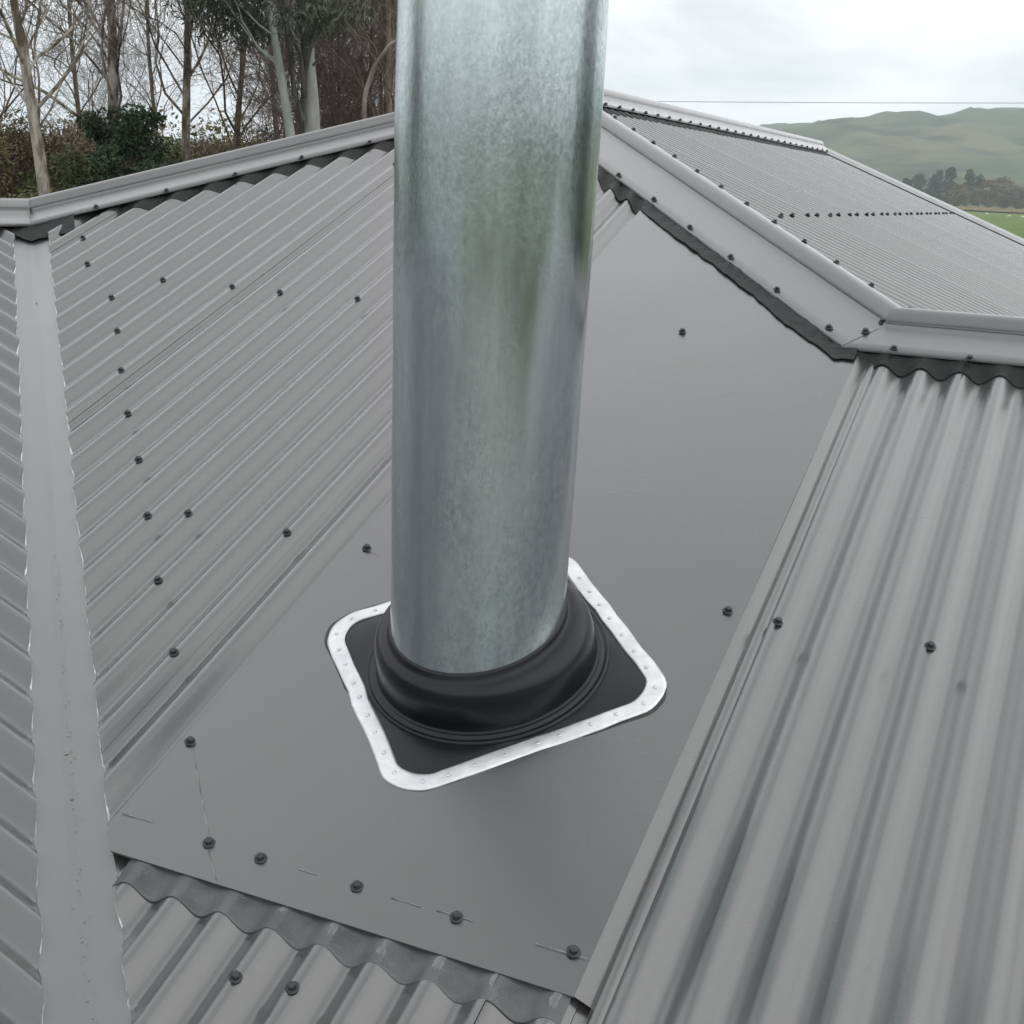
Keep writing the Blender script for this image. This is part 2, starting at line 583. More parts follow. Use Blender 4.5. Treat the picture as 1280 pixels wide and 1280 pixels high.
W1, W2 = 0.128, 0.160                      # flange edge and soft edge offsets, in plan
def under(u): return 0.002 + (0.0032 if FL < u < FR else dr(u))
R2 = math.sqrt(2)
H1, H2 = 0.150, 0.183                      # the same on the hips
us = np.linspace(AX + 0.12, 0.35, 430)
def hipR_v(w): return lambda u: (HIPR - w * R2 - u) / C_
soft_strip('soft_edge_strip', us, hipR_v(H1 - 0.03), lambda u: max(hipR_v(H2)(u), (JY - W2) / C_ - 0.004) + (0 if FL < u < FR else 0.35 * dr(u)) + 0.009 * float(fbm(u * 13, 1.1, 3, 8)) + 0.006 * float(fbm(u * 46, 2.1, 2, 8)),
           lambda u, v: 0.014, lambda u, v: under(u) + 0.004 * abs(float(fbm(u * 13, 4.4, 3, 12))) + 0.002, M_SOFT, wr=0.0040, seed=5)
us = np.linspace(0.318, 2.2, 330)
soft_strip('soft_edge_strip', us, lambda u: (JY - W1 + 0.03) / C_, lambda u: (JY - W2) / C_ + 0.4 * dr(u) + 0.002 * float(fbm(u * 17, 7.1, 3, 8)),
           lambda u, v: 0.013, lambda u, v: 0.0035 + dr(u), M_SOFT, wr=0.0010, seed=6)
us = np.linspace(KX + 0.30, AX - 0.02, 300)
soft_strip('soft_edge_strip', us, lambda u: (u + HIPL - (H1 - 0.03) * R2) / C_, lambda u: (u + HIPL - H2 * R2) / C_ + 0.3 * dr(u),
           lambda u, v: 0.012 + 0.25 * dr(u), lambda u, v: 0.002 + dr(u), M_SOFT, wr=0.0012, seed=7)
us = np.linspace(AY + 0.1, GABLE, 420)  # black strip put in for the gap shadows under the far ridge flange
soft_strip('soft_edge_strip', us, lambda u: (HIPR - AX - W1 + 0.03) / C_, lambda u: (HIPR - AX - W2) / C_ + 0.4 * dr(u),
           lambda u, v: 0.012, lambda u, v: 0.003 + dr(u), M_SOFT, wr=0.0006, seed=9, fr=fCm, rows=5)
# black closure at the head of the valley
V = []
Kp = np.array([KX, KY])
down = np.array([1, -1]) / R2
side = np.array([1, 1]) / R2
nr = 13
for i in range(nr):
    e = (i / (nr - 1) * 2 - 1) * 0.125
    for j in range(7):
        s = j / 6
        d0 = 0.125 + abs(e) * 0.2
        d1 = 0.215 + 0.004 * math.cos(e * 60) + abs(e) * 0.1
        q = Kp + down * (d0 + (d1 - d0) * s) + side * e
        base = T_ * (q[1] if e >= 0 else (VX - q[0]))
        V.append((q[0], q[1], base + 0.016 * (1 - s) + (-0.012) * s + 0.002 * math.sin(i * 2.1 + j)))
part('valley_closure', V, grid_faces(nr, 7), M_SOFT)

# ------------------------------------------------------------------ cappings
def cap(name, a, b, zline, q, kl, kr, ma, mb, w=W1, seg=24, seed=0):
    """Sheet metal capping with a rolled top. a,b plan ends; zline(pt) height of the ridge line; q plan normal (towards +s);
       kl,kr fall per metre on the -s and +s sides; ma,mb plan directions of the end cuts."""
    a, b, q = np.array(a, float), np.array(b, float), np.array(q, float)
    L = np.linalg.norm(b - a)
    d = (b - a) / L
    def half(k):                                   # from the crown of the roll out to the flange lip
        fl = lambda q: -k * q + 0.018
        out = [(0.0300 * math.sin(a), 0.0145 + 0.0300 * math.cos(a)) for a in np.radians([0, 14, 28, 42, 56, 69, 80, 90, 98])]
        out += [(0.0310, fl(0.031) + 0.0065), (0.0340, fl(0.034) + 0.0030), (0.0385, fl(0.0385) + 0.0011), (0.046, fl(0.046) + 0.0002)]
        out += [(q, fl(q)) for q in np.linspace(0.058, w, 5)]
        return out + [(w + 0.0015, fl(w) - 0.0025), (w + 0.001, fl(w) - 0.0095)]
    prof = [(-a, b) for a, b in half(kl)][::-1] + half(kr)[1:]
    def end(e, m, s):
        m = np.array(m, float)
        pm = np.array([-m[1], m[0]])
        o = a + q * s
        return float(((np.array(e) - o) @ pm) / (d @ pm))
    V = []
    for (s, h) in prof:
        t0, t1 = end(a, ma, s), end(b, mb, s)
        for i in range(seg):
            t = t0 + (t1 - t0) * i / (seg - 1)
            pt = a + d * t + q * s
            ctr = a + d * t
            V.append((pt[0], pt[1], zline(ctr) + h + (0.0009 * float(fbm(t * 3, s * 10 + seed, 2, 31)) if abs(s) > 0.03 else 0)))
    return part(name, V, grid_faces(len(prof), seg), M_CAP)
apex, Jp = (AX, AY), (JX, JY)
khip = T_ / R2
zhr = lambda c: T_ * (HIPR - c[0] + c[1]) / 2                      # not used on the line itself
mJ = (-0.565, -0.825)
mK = (1 / R2, -1 / R2)
hipr = cap('hip_capping', (AX - 0.03, AY + 0.03), Jp, lambda c: T_ * c[1] if True else 0, (1 / R2, 1 / R2), khip, khip, (1 / R2, 1 / R2), mJ, w=H1, seed=1)
ridj = cap('ridge_capping', Jp, (8.7, JY), lambda c: T_ * JY, (0, 1), T_, T_, mJ, (0, 1), seg=60, seed=2)
hipl = cap('hip_capping', (AX + 0.03, AY + 0.03), (KX, KY), lambda c: T_ * c[1], (-1 / R2, 1 / R2), khip, khip, (-1 / R2, 1 / R2), mK, w=H1, seed=3)
ridb = cap('ridge_capping', (KX, KY), (KX, -6.8), lambda c: T_ * KY, (-1, 0), T_, T_, mK, (-1, 0), w=H1 / R2, seg=60, seed=4)
ridc = cap('ridge_capping', (AX, AY - 0.02), (AX, GABLE + 0.32), lambda c: T_ * AY + 0.003, (-1, 0), T_, T_, (1, 0), (1, 0), seg=50, seed=5)
# overlap strips where the cappings are lapped and riveted
def lap_strip(P, m, w0, w1, kfun, parent):
    P, m = np.array(P), np.array(m) / np.linalg.norm(m)
    pm = np.array([-m[1], m[0]])
    V = []
    for i in range(9):
        s = w0 + (w1 - w0) * i / 8
        for e in (-0.0025, 0.0025):
            q = P + m * s + pm * e
            V.append((q[0], q[1], kfun(q) + 0.0190))
    part('lap_strip', V, grid_faces(9, 2), M_CAP, parent)
lap_strip(Jp, mJ, 0.05, 0.152, lambda q: T_ * q[1], hipr)

# gable edge of the far slope
V = []
for i in range(30):
    x = AX + 0.12 + (6.0) * i / 29
    z = T_ * (HIPR - x)
    for dy, dz in ((-0.075, 0.006), (-0.045, 0.026), (0.03, 0.036), (0.036, 0.03), (0.036, -0.16)):
        V.append((x, GABLE + dy, z + dz))
bg = part('barge_flashing', V, grid_faces(30, 5), M_BARGE, smooth=False)
tag(bg, 'pale metal flashing along the far gable edge')

# valley gutter --------------------------------------------------------------------
V = []
prof = [-0.15, -0.10, -0.06, -0.03, -0.010, -0.004, 0.0, 0.004, 0.010, 0.03, 0.06, 0.10, 0.15]
nl = 90
for e in prof:
    for j in range(nl):
        s = -1.29 - 0.10 + (5.2) * j / (nl - 1)      # s=0 at y=0
        y0 = -s - 0.0
        q = np.array([VX + (-y0), y0]) + side * e
        z = T_ * (y0 + abs(e) / R2) - 0.0215 + (0.0025 if abs(e) < 0.003 else 0) + 0.0012 * float(fbm(s * 4, e * 20, 3, 17))
        V.append((q[0], q[1], z))
F = grid_faces(len(prof), nl)
valley = part('valley_gutter', V, F, M_VALLEY)
tag(valley, 'lighter grey folded valley gutter between the two slopes')
# grit and lichen lying along the fold
rng = random.Random(5)
V, F = [], []
for i in range(300):
    s = rng.uniform(-0.1, 0.95) if i > 40 else rng.uniform(-1.0, 0.2)
    e = rng.gauss(0.004, 0.0045)
    r = rng.uniform(0.0003, 0.0011) if rng.random() < 0.985 else rng.uniform(0.002, 0.003)
    y0 = -s
    q = np.array([VX + s, y0]) + side * e
    z = T_ * (y0 + abs(e) / R2) - 0.0195
    c = len(V)
    for a in range(5):
        t = a * 1.2566 + rng.random()
        V.append((q[0] + r * math.cos(t), q[1] + r * 1.4 * math.sin(t), z))
    V.append((q[0], q[1], z + r * 0.9))
    F += [(c + a, c + (a + 1) % 5, c + 5) for a in range(5)]
gr = part('valley_grit', V, F, M_DEBRIS, valley, smooth=False)
gr['kind'] = 'stuff'

# ------------------------------------------------------------------ screws
def screw_mesh():
    V, F = [], []
    rings = [(0.0088, 0.0), (0.0090, 0.0012), (0.0078, 0.0022), (0.0058, 0.0024), (0.0054, 0.0072), (0.0044, 0.0080)]
    ns = 12
    for r, h in rings:
        for a in range(ns):
            t = a * 2 * math.pi / ns
            rr = r * (1.0 if r > 0.006 or a % 2 == 0 else 0.90)
            V.append((rr * math.cos(t), rr * math.sin(t), h))
    for i in range(len(rings) - 1):
        for a in range(ns):
            F.append((i * ns + a, i * ns + (a + 1) % ns, (i + 1) * ns + (a + 1) % ns, (i + 1) * ns + a))
    F.append(tuple((len(rings) - 1) * ns + a for a in range(ns)))
    me = bpy.data.meshes.new('screw')
    me.from_pydata(V, [], F)
    me.materials.append(M_SCREW)
    return me
SCREW = screw_mesh()
srng = random.Random(3)
def screw(pos, rot, parent):
    o = bpy.data.objects.new('screw', SCREW)
    COL.objects.link(o)
    o.parent = parent
    o.location = (pos[0], pos[1], pos[2] + 3.8)
    o.rotation_euler = (rot[0] + srng.uniform(-0.05, 0.05), rot[1] + srng.uniform(-0.05, 0.05), srng.uniform(0, 1))
    return o
ROT_A, ROT_C = (p, 0, 0), (0, p, 0)
def snap(x):
    return PHA + PIT * round((x - PHA) / PIT)
for x, v in [(-0.206, -0.421), (-0.121, -0.421), (0.028, -0.420), (0.173, -0.421), (0.330, -0.420), (-0.351, -0.264),
             (-0.332, 0.248), (-0.038, 1.170), (0.328, 0.253)]:
    screw(fA(x, v, 0.0042), ROT_A, flat)
sheets = [o for o in house.children if o.name.startswith('roof_sheet')]
def sheet_at(x):
    return sheets[0] if x < -2.03 else sheets[1] if x < -1.268 else sheets[2] if x < -0.506 else sheets[3] if x < FL else sheets[4] if x < FR else right_first
for x, v in [(0.413, 0.250), (0.645, 0.257), (-0.051, -0.589), (0.029, -0.578), (-1.926, 1.412), (-1.768, 1.249), (-1.603, 1.071),
             (-1.445, 0.904), (-1.276, 0.727), (-1.122, 0.558), (-0.966, 0.400), (-0.814, 0.231), (-0.658, 0.063), (-0.504, -0.096),
             (-1.528, 1.195), (-1.292, 1.191), (-1.135, 1.185), (-0.908, 1.188), (-0.736, 0.259), (-0.502, 0.254), (-1.300, 2.099),
             (0.88, 0.254), (1.11, 0.25)]:
    screw(fA(snap(x), v, 0.0025), ROT_A, sheet_at(x))
for x, v in [(-0.505, 2.046), (-0.344, 1.882), (-0.189, 1.709), (-0.035, 1.546), (0.119, 1.386), (0.274, 1.222), (0.352, 1.219), (0.378, 1.270),
             (-0.66, 2.21), (-0.82, 2.38)]:
    screw(fA(x, v, 0.0185), ROT_A, hipr)
for i, (x, v) in enumerate([(0.422, 1.155), (0.573, 1.143), (0.725, 1.143), (0.88, 1.143)]):
    screw(fA(x, v, 0.0175), ROT_A, ridj)
for x, v in [(-2.287, 1.518), (-2.05, 1.599), (-1.896, 1.754), (-1.743, 1.912), (-1.598, 2.08), (-1.434, 2.238), (-1.29, 2.39)]:
    screw(fA(x, v, 0.0185), ROT_A, hipl)
csheets = [o for o in house.children if o.name.startswith('roof_sheet')][10 + 10:]
# far slope: mid row, two screws then a gap; ridge row, one on every second crest; one row along the hip
csh = [o for o in house.children if o.name.startswith('roof_sheet') and abs(np.mean([v.co.y for v in o.data.vertices]) - 3) < 50]
far_parent = ridc
y = snap(2.253)
k = 0
far_sheets = sheets and [o for o in sheets if len(o.data.vertices) and o.data.vertices[0].co.y > JY and o.data.vertices[0].co.x > 0.3]
fs = far_sheets[0] if far_sheets else sheets[-1]
while y < GABLE - 0.1:
    screw(fCm(y, 1.836, 0.002), ROT_C, fs)
    y += PIT * (2 if k % 2 == 0 else 3)
    k += 1
y = snap(2.90)
while y < GABLE + 0.05:
    screw(fCm(y, (HIPR - AX - W1 + 0.005) / C_, 0.0175), ROT_C, ridc)
    y += 2 * PIT
for i in range(13):
    x = AX + 0.28 + i * 0.108
    screw(fCm(HIPR - x + (H1 - 0.003) * R2, (HIPR - x) / C_, 0.0175), ROT_C, hipr)

# scribe marks on the flat sheet
def scribe(a, b, w=0.0008):
    a, b = np.array(a), np.array(b)
    d = (b - a) / np.linalg.norm(b - a)
    q = np.array([-d[1], d[0]]) * w
    V = []
    n = 8
    for i in range(n):
        c = a + (b - a) * i / (n - 1)
        ww = 0.35 + 0.65 * float(vnoise(c[0] * 90, c[1] * 90, 2))
        V += [fA(*(c - q * ww), 0.0048), fA(*(c + q * ww), 0.0048)]
    part('scribe_mark', V, grid_faces(n, 2), M_SCRIBE, flat)
for a, b in [((-0.337, -0.277), (-0.199, -0.426)), ((-0.199, -0.432), (-0.160, -0.470)), ((-0.362, -0.415), (-0.309, -0.414)),
             ((-0.063, -0.42), (-0.034, -0.42)), ((0.079, -0.421), (0.121, -0.421)), ((0.143, -0.419), (0.194, -0.419)), ((0.282, -0.424), (0.348, -0.424)),
             ((-0.33, 0.244), (-0.30, 0.235)), ((-0.135, -0.418), (-0.128, -0.418))]:
    scribe(a, b)

# ------------------------------------------------------------------ house body
def box_part(name, x0, x1, y0, y1, z0, z1, m):
    V = [(x, y, z) for z in (z0, z1) for (x, y) in ((x0, y0), (x1, y0), (x1, y1), (x0, y1))]
    F = [(0, 3, 2, 1), (4, 5, 6, 7), (0, 1, 5, 4), (1, 2, 6, 5), (2, 3, 7, 6), (3, 0, 4, 7)]
    return part(name, V, F, m, smooth=False)
ZE = T_ * EAVE
box_part('wall', -6.4, 4.2, -2.6, GABLE - 0.35, -3.8, ZE - 0.05, M_WALL)
box_part('wall', 4.203, 8.2, -2.597, 5.0, -3.8, ZE - 0.055, M_WALL)
box_part('wall', -6.397, 1.8, -6.2, -2.603, -3.8, ZE - 0.055, M_WALL)
V = [(-6.4, GABLE - 0.35, ZE - 0.03), (4.2, GABLE - 0.35, ZE - 0.03), (AX, GABLE - 0.35, T_ * AY - 0.25)]
part('wall', V + [(a, b - 0.1, c) for a, b, c in V], [(0, 1, 2), (3, 5, 4), (0, 2, 5, 3), (1, 4, 5, 2)], M_WALL, smooth=False)
box_part('gutter', 2.3, 8.6, EAVE - 0.11, EAVE - 0.005, ZE - 0.13, ZE - 0.03, M_CAP)
box_part('gutter', HIPR - EAVE + 0.005, HIPR - EAVE + 0.11, 5.62, GABLE, ZE - 0.13, ZE - 0.03, M_CAP)

# ------------------------------------------------------------------ flue pipe
pipe = empty('flue_pipe', (0, 0, 0))
tag(pipe, 'tall round galvanised steel flue pipe rising through the black rubber boot', 'flue pipe')
def lathe(rings, ns=96, frame=None, closed=False):
    V = []
    for r, h in rings:
        for a in range(ns):
            t = a * 2 * math.pi / ns
            q = (r * math.cos(t), r * math.sin(t), h)
            V.append(frame(*q) if frame else q)
    F = []
    for i in range(len(rings) - 1):
        for a in range(ns):
            F.append((i * ns + a, i * ns + (a + 1) % ns, (i + 1) * ns + (a + 1) % ns, (i + 1) * ns + a))
    return V, F
def rpipe(z): return 0.1315 + 0.0115 * min(1.0, max(0, (z - 0.05) / 0.75))
rings = [(rpipe(z) + 0.00035 * math.sin(z * 23), z) for z in np.linspace(-0.12, 1.7, 60)]
V, F = lathe(rings, 128)
V = [(x * (1 + 0.0016 * math.cos(3 * math.atan2(y, x) + 1) + 0.0012 * math.sin(5 * math.atan2(y, x))), y * (1 + 0.0016 * math.cos(3 * math.atan2(y, x) + 1)), z) for x, y, z in V]
mesh_obj('casing', V, F, M_GALV, pipe)
V, F = lathe([(0.138, 1.699), (0.139, 1.708), (0.146, 1.708), (0.147, 1.695), (0.1445, 1.66)], 96)
mesh_obj('rolled_rim', V, F, M_GALV, pipe)
V, F = lathe([(0.10, -0.1), (0.10, 1.78)], 48)
mesh_obj('inner_liner', V, F, M_GALV, pipe)
# lock seam down the back left side
V = []
for z in np.linspace(-0.1, 1.69, 40):
    for a, rr in ((-0.03, 0.0002), (-0.022, 0.0018), (0.022, 0.0018), (0.03, 0.0002)):
        t = math.radians(150) + a
        r = rpipe(z) + rr
        V.append((r * math.cos(t), r * math.sin(t), z))
mesh_obj('lock_seam', V, grid_faces(40, 4), M_GALV, pipe)

# ------------------------------------------------------------------ rubber boot
boot = empty('flue_boot', (0, 0, 0))
tag(boot, 'black rubber roof boot with silver riveted edge around the flue base', 'flashing')
BC = (0.004, 0.037)
def fBoot(x, y, n):
    return fA(BC[0] + x, BC[1] + y, n)
def rrect(half, rad, nc=10, cx=0.0, cy=0.0, wob=0.0, seed=0, per_side=10):
    pts = []
    for ci, (sx, sy) in enumerate(((1, 1), (-1, 1), (-1, -1), (1, -1))):
        for i in range(nc + 1):
            t = math.pi / 2 * ci + math.pi / 2 * i / nc
            pts.append((sx * (half - rad) + rad * math.cos(t), sy * (half - rad) + rad * math.sin(t)))
    out = []
    for i in range(len(pts)):
        a, b = np.array(pts[i]), np.array(pts[(i + 1) % len(pts)])
        n = per_side if np.linalg.norm(b - a) > 0.05 else 1
        for j in range(n):
            q = a + (b - a) * j / n
            out.append(q)
    res = []
    for i, q in enumerate(out):
        rr = np.linalg.norm(q)
        w = wob * float(fbm(math.atan2(q[1], q[0]) * 6, seed, 3, 77))
        q = q * (1 + w / rr)
        ang = math.radians(45)
        res.append((cx + q[0] * math.cos(ang) - q[1] * math.sin(ang), cy + q[0] * math.sin(ang) + q[1] * math.cos(ang)))
    return res
H = 0.2215
OC = dict(cx=0.003, cy=-0.001)
def ringset(specs, **kw):
    V = []
    for half, rad, n in specs:
        V += [fBoot(x, y, n + kw.get('nw', 0) * float(fbm(x * 14, y * 14, 2, 50))) for x, y in rrect(half, rad, wob=kw.get('wob', 0), seed=kw.get('seed', 0), **OC)]
    m = len(V) // len(specs)
    F = []
    for i in range(len(specs) - 1):
        for a in range(m):
            F.append((i * m + a, i * m + (a + 1) % m, (i + 1) * m + (a + 1) % m, (i + 1) * m + a))
    return V, F, m
# rubber pad: from the outer border to the dome
V, F, m = ringset([(H - 0.012, 0.055, 0.0052), (H - 0.030, 0.048, 0.0054), (H - 0.034, 0.046, 0.0066)], nw=0.0012)
ns = m
rr2 = [fBoot(0.190 * math.cos(t), 0.190 * math.sin(t), 0.0075) for t in
       [math.atan2(q[1], q[0]) for q in rrect(H - 0.034, 0.046, **OC)]]
o0 = len(V)
V += rr2
for a in range(m):
    F.append((o0 - m + a, o0 - m + (a + 1) % m, o0 + (a + 1) % m, o0 + a))
mesh_obj('rubber_pad', V, F, M_RUBBER, boot)
# dome: rim beads, wall, rounded shoulder, groove, collar gripping the pipe
dome = [(0.192, 0.0080, 0), (0.1905, 0.0115, 0), (0.188, 0.0125, 0), (0.1855, 0.0105, 0), (0.1825, 0.0105, 0), (0.1805, 0.0135, 0), (0.1775, 0.0145, 0),
        (0.1745, 0.0135, 0), (0.1728, 0.0180, 0), (0.1722, 0.0280, 0), (0.1715, 0.0400, 0), (0.1702, 0.0520, 0), (0.1682, 0.0620, 0.05),
        (0.1652, 0.0700, 0.1), (0.1612, 0.0760, 0.2), (0.1565, 0.0800, 0.35), (0.1515, 0.0826, 0.5), (0.1468, 0.0838, 0.7), (0.1425, 0.0842, 0.85),
        (0.1392, 0.0848, 1), (0.1370, 0.0865, 1), (0.1356, 0.0900, 1), (0.1348, 0.0950, 1), (0.1338, 0.0980, 1), (0.1300, 0.0982, 1)]
V = []
ns = 112
for r, n, e in dome:
    # the collar hugs an upright pipe cut by the slanted roof plane: an ellipse stretched up the slope
    cy = (n * math.tan(p) - BC[1]) * e
    for a in range(ns):
        t = a * 2 * math.pi / ns
        V.append(fBoot(r * math.cos(t) - BC[0] * e, r * math.sin(t) * (1 + (1 / C_ - 1) * e) + cy, n))
F = []
for i in range(len(dome) - 1):
    for a in range(ns):
        F.append((i * ns + a, i * ns + (a + 1) % ns, (i + 1) * ns + (a + 1) % ns, (i + 1) * ns + a))
mesh_obj('dome', V, F, M_RUBBER, boot)
# aluminium border strip pressed to the roof
V, F, m = ringset([(H + 0.0002, 0.0665, 0.0042), (H, 0.066, 0.0058), (H - 0.004, 0.064, 0.0070), (H - 0.015, 0.056, 0.0075), (H - 0.024, 0.050, 0.0074), (H - 0.0270, 0.048, 0.0068), (H - 0.0271, 0.048, 0.0050)],
                  wob=0.0034, nw=0.0030, seed=2)
strip = mesh_obj('aluminium_border', V, F, M_ALU, boot)
tag(strip, 'bright silver metal border strip')
# sealant squeezed out below the border
V, F, m = ringset([(H + 0.0034, 0.069, 0.0036), (H + 0.0022, 0.068, 0.0044), (H - 0.006, 0.062, 0.0046)], wob=0.0036, seed=9)
mesh_obj('sealant_bead', V, F, M_SEAL, boot)
# rivets round the border
rivV, rivF = lathe([(0.0036, 0.0), (0.0034, 0.0005), (0.0024, 0.0010), (0.0012, 0.0012), (0.0001, 0.0012)], 12)
RV = bpy.data.meshes.new('rivet')
RV.from_pydata(rivV, [], rivF)
RV.materials.append(M_ALUD)
ring = rrect(H - 0.014, 0.057, **OC)
L = [0.0]
for i in range(len(ring)):
    a, b = np.array(ring[i]), np.array(ring[(i + 1) % len(ring)])
    L.append(L[-1] + float(np.linalg.norm(b - a)))
NR = 36
rr_ = random.Random(8)
for k in range(NR):
    s = (k + 0.4 + rr_.uniform(-0.12, 0.12)) / NR * L[-1]
    i = max(j for j in range(len(ring)) if L[j] <= s)
    f = (s - L[i]) / (L[i + 1] - L[i] + 1e-9)
    q = np.array(ring[i]) * (1 - f) + np.array(ring[(i + 1) % len(ring)]) * f
    o = bpy.data.objects.new('rivet', RV)
    COL.objects.link(o)
    o.parent = boot
    o.location = fBoot(q[0], q[1], 0.0078 + 0.0030 * float(fbm(q[0] * 14, q[1] * 14, 2, 50)))
    o.rotation_euler = ROT_A

# ------------------------------------------------------------------ land
GZ = -3.8
def polar(az, r):                       # azimuth in degrees clockwise from +Y
    return CAM[0] + r * math.sin(math.radians(az)), CAM[1] + r * math.cos(math.radians(az))

azs = np.concatenate([np.linspace(-180, -62, 40, endpoint=False), np.linspace(-62, 24, 260, endpoint=False), np.linspace(24, 180, 52)])
rs = np.concatenate([[0.0, 15, 40, 90, 160, 260, 380, 520, 640, 740], np.linspace(800, 3600, 150)])
AZ, RR = np.meshgrid(np.radians(azs), rs, indexing='ij')
X = CAM[0] + RR * np.sin(AZ)
Y = CAM[1] + RR * np.cos(AZ)
rise = np.clip((RR - 760) / 1500, 0, 1)
rise = rise * rise * (3 - 2 * rise)
prof = 128 + 60 * fbm(X / 620, Y / 620, 3, 101)
rid = 1 - np.abs(fbm(X / 330, Y / 330, 5, 55)) * 1.6
sp = 1 - np.abs(fbm(X / 110 + 3, Y / 150, 4, 66)) * 1.6
low_left = 0.30 + 0.72 * np.clip((np.degrees(AZ) + 34) / 28, 0, 1) + 0.5 * np.clip((-np.degrees(AZ) - 75) / 30, 0, 1)
Z = GZ + 0.86 * low_left * rise * (prof + 52 * (rid - 0.6) + 22 * (sp - 0.6)) + np.clip((RR - 300) / 900, 0, 1) * 4.0
Z = Z + np.clip((RR - 40) / 300, 0, 1) * 0.5 * fbm(X / 60, Y / 60, 3, 5)
drop = np.clip((RR - 2900) / 700, 0, 1)
Z = Z - drop * 60
V = np.stack([X, Y, Z], -1).reshape(-1, 3)
ter = mesh_obj('ground', V, grid_faces(len(azs), len(rs)), None)
ter['kind'] = 'structure'
ga = ter.data.attributes.new('gully', 'FLOAT', 'POINT')
ga.data.foreach_set('value', (np.clip((0.52 - rid) * 2.2, 0, 1) * 0.7 + np.clip((0.5 - sp) * 1.8, 0, 1) * 0.6).astype(np.float32).ravel())
def hill_mat():
    m = mat('pasture', (0.040, 0.075, 0.028), (0.135, 0.135, 0.062), rough=0.95, scale=0.0045, detail=12, lo=0.36, hi=0.62, spec=0.1)
    nt = m.node_tree
    N, L = nt.nodes, nt.links
    b = N['Principled BSDF']
    rp = [n for n in N if n.type == 'VALTORGB'][0]
    tc = [n for n in N if n.type == 'TEX_COORD'][0]
    n2 = N.new('ShaderNodeTexNoise')
    n2.inputs['Scale'].default_value = 0.011
    n2.inputs['Detail'].default_value = 10
    n2.inputs['Roughness'].default_value = 0.7
    L.new(tc.outputs['Object'], n2.inputs['Vector'])
    r2 = N.new('ShaderNodeValToRGB')
    r2.color_ramp.elements[0].position = 0.49
    r2.color_ramp.elements[0].color = (0, 0, 0, 1)
    r2.color_ramp.elements[1].position = 0.60
    r2.color_ramp.elements[1].color = (0.85, 0.85, 0.85, 1)
    L.new(n2.outputs[0], r2.inputs[0])
    mx = N.new('ShaderNodeMix')
    mx.data_type = 'RGBA'
    mx.inputs[7].default_value = (0.022, 0.032, 0.018, 1)
    L.new(r2.outputs[0], mx.inputs[0])
    L.new(rp.outputs[0], mx.inputs[6])
    at = N.new('ShaderNodeAttribute')          # gullies darkened: scrub, and colour standing in for fold shading
    at.attribute_name = 'gully'
    m2 = N.new('ShaderNodeMix')
    m2.data_type = 'RGBA'
    m2.inputs[7].default_value = (0.018, 0.030, 0.018, 1)
    L.new(at.outputs['Fac'], m2.inputs[0])
    L.new(mx.outputs[2], m2.inputs[6])
    L.new(m2.outputs[2], b.inputs['Base Color'])
    return m
ter.data.materials.append(hill_mat())

def terrain_z(x, y):
    i = np.argmin((X - x) ** 2 + (Y - y) ** 2)
    return float(Z.reshape(-1)[i])
def field(name, az0, az1, r0, r1, lift, m, label=None):
    V = []
    aa = np.linspace(az0, az1, 60)
    rr = np.linspace(r0, r1, 20)
    for a in aa:
        for r in rr:
            e = 1 + 0.02 * float(fbm(a * 0.9, r * 0.003, 2, 3))
            x, y = polar(a, r * e)
            base = GZ + np.clip((r - 300) / 900, 0, 1) * 4.0 + lift
            V.append((x, y, base + 0.25 * float(fbm(x / 40, y / 40, 2, 8))))
    o = mesh_obj(name, V, grid_faces(60, 20), m)
    o['kind'] = 'structure'
    return o
M_PADD = mat('bright paddock grass', (0.10, 0.155, 0.04), (0.155, 0.20, 0.06), rough=0.95, scale=0.12, detail=8, spec=0.1)
M_BROWN = mat('rank brown grass', (0.13, 0.10, 0.05), (0.20, 0.16, 0.075), rough=0.95, scale=0.10, detail=8, spec=0.1)
field('grass_paddock', -30, 25, 120, 560, 0.75, M_PADD)
field('brown_field', -30, 25, 565, 850, 1.2, M_BROWN)

M_ADDED_YARD = mat('added pale gravel', (0.26, 0.265, 0.25), (0.36, 0.36, 0.34), rough=0.95, scale=3, detail=10)  # unseen sheet added so the flue mirrors pale ground behind the camera
V = [(-14 + 34 * i / 12 + 0.6 * math.sin(j * 2.3), -32 + 26 * j / 12 + 0.5 * math.sin(i * 1.7), GZ + 0.03) for i in range(13) for j in range(13)]
added_yard = mesh_obj('added_gravel_yard', V, grid_faces(13, 13), M_ADDED_YARD)
added_yard['kind'] = 'structure'

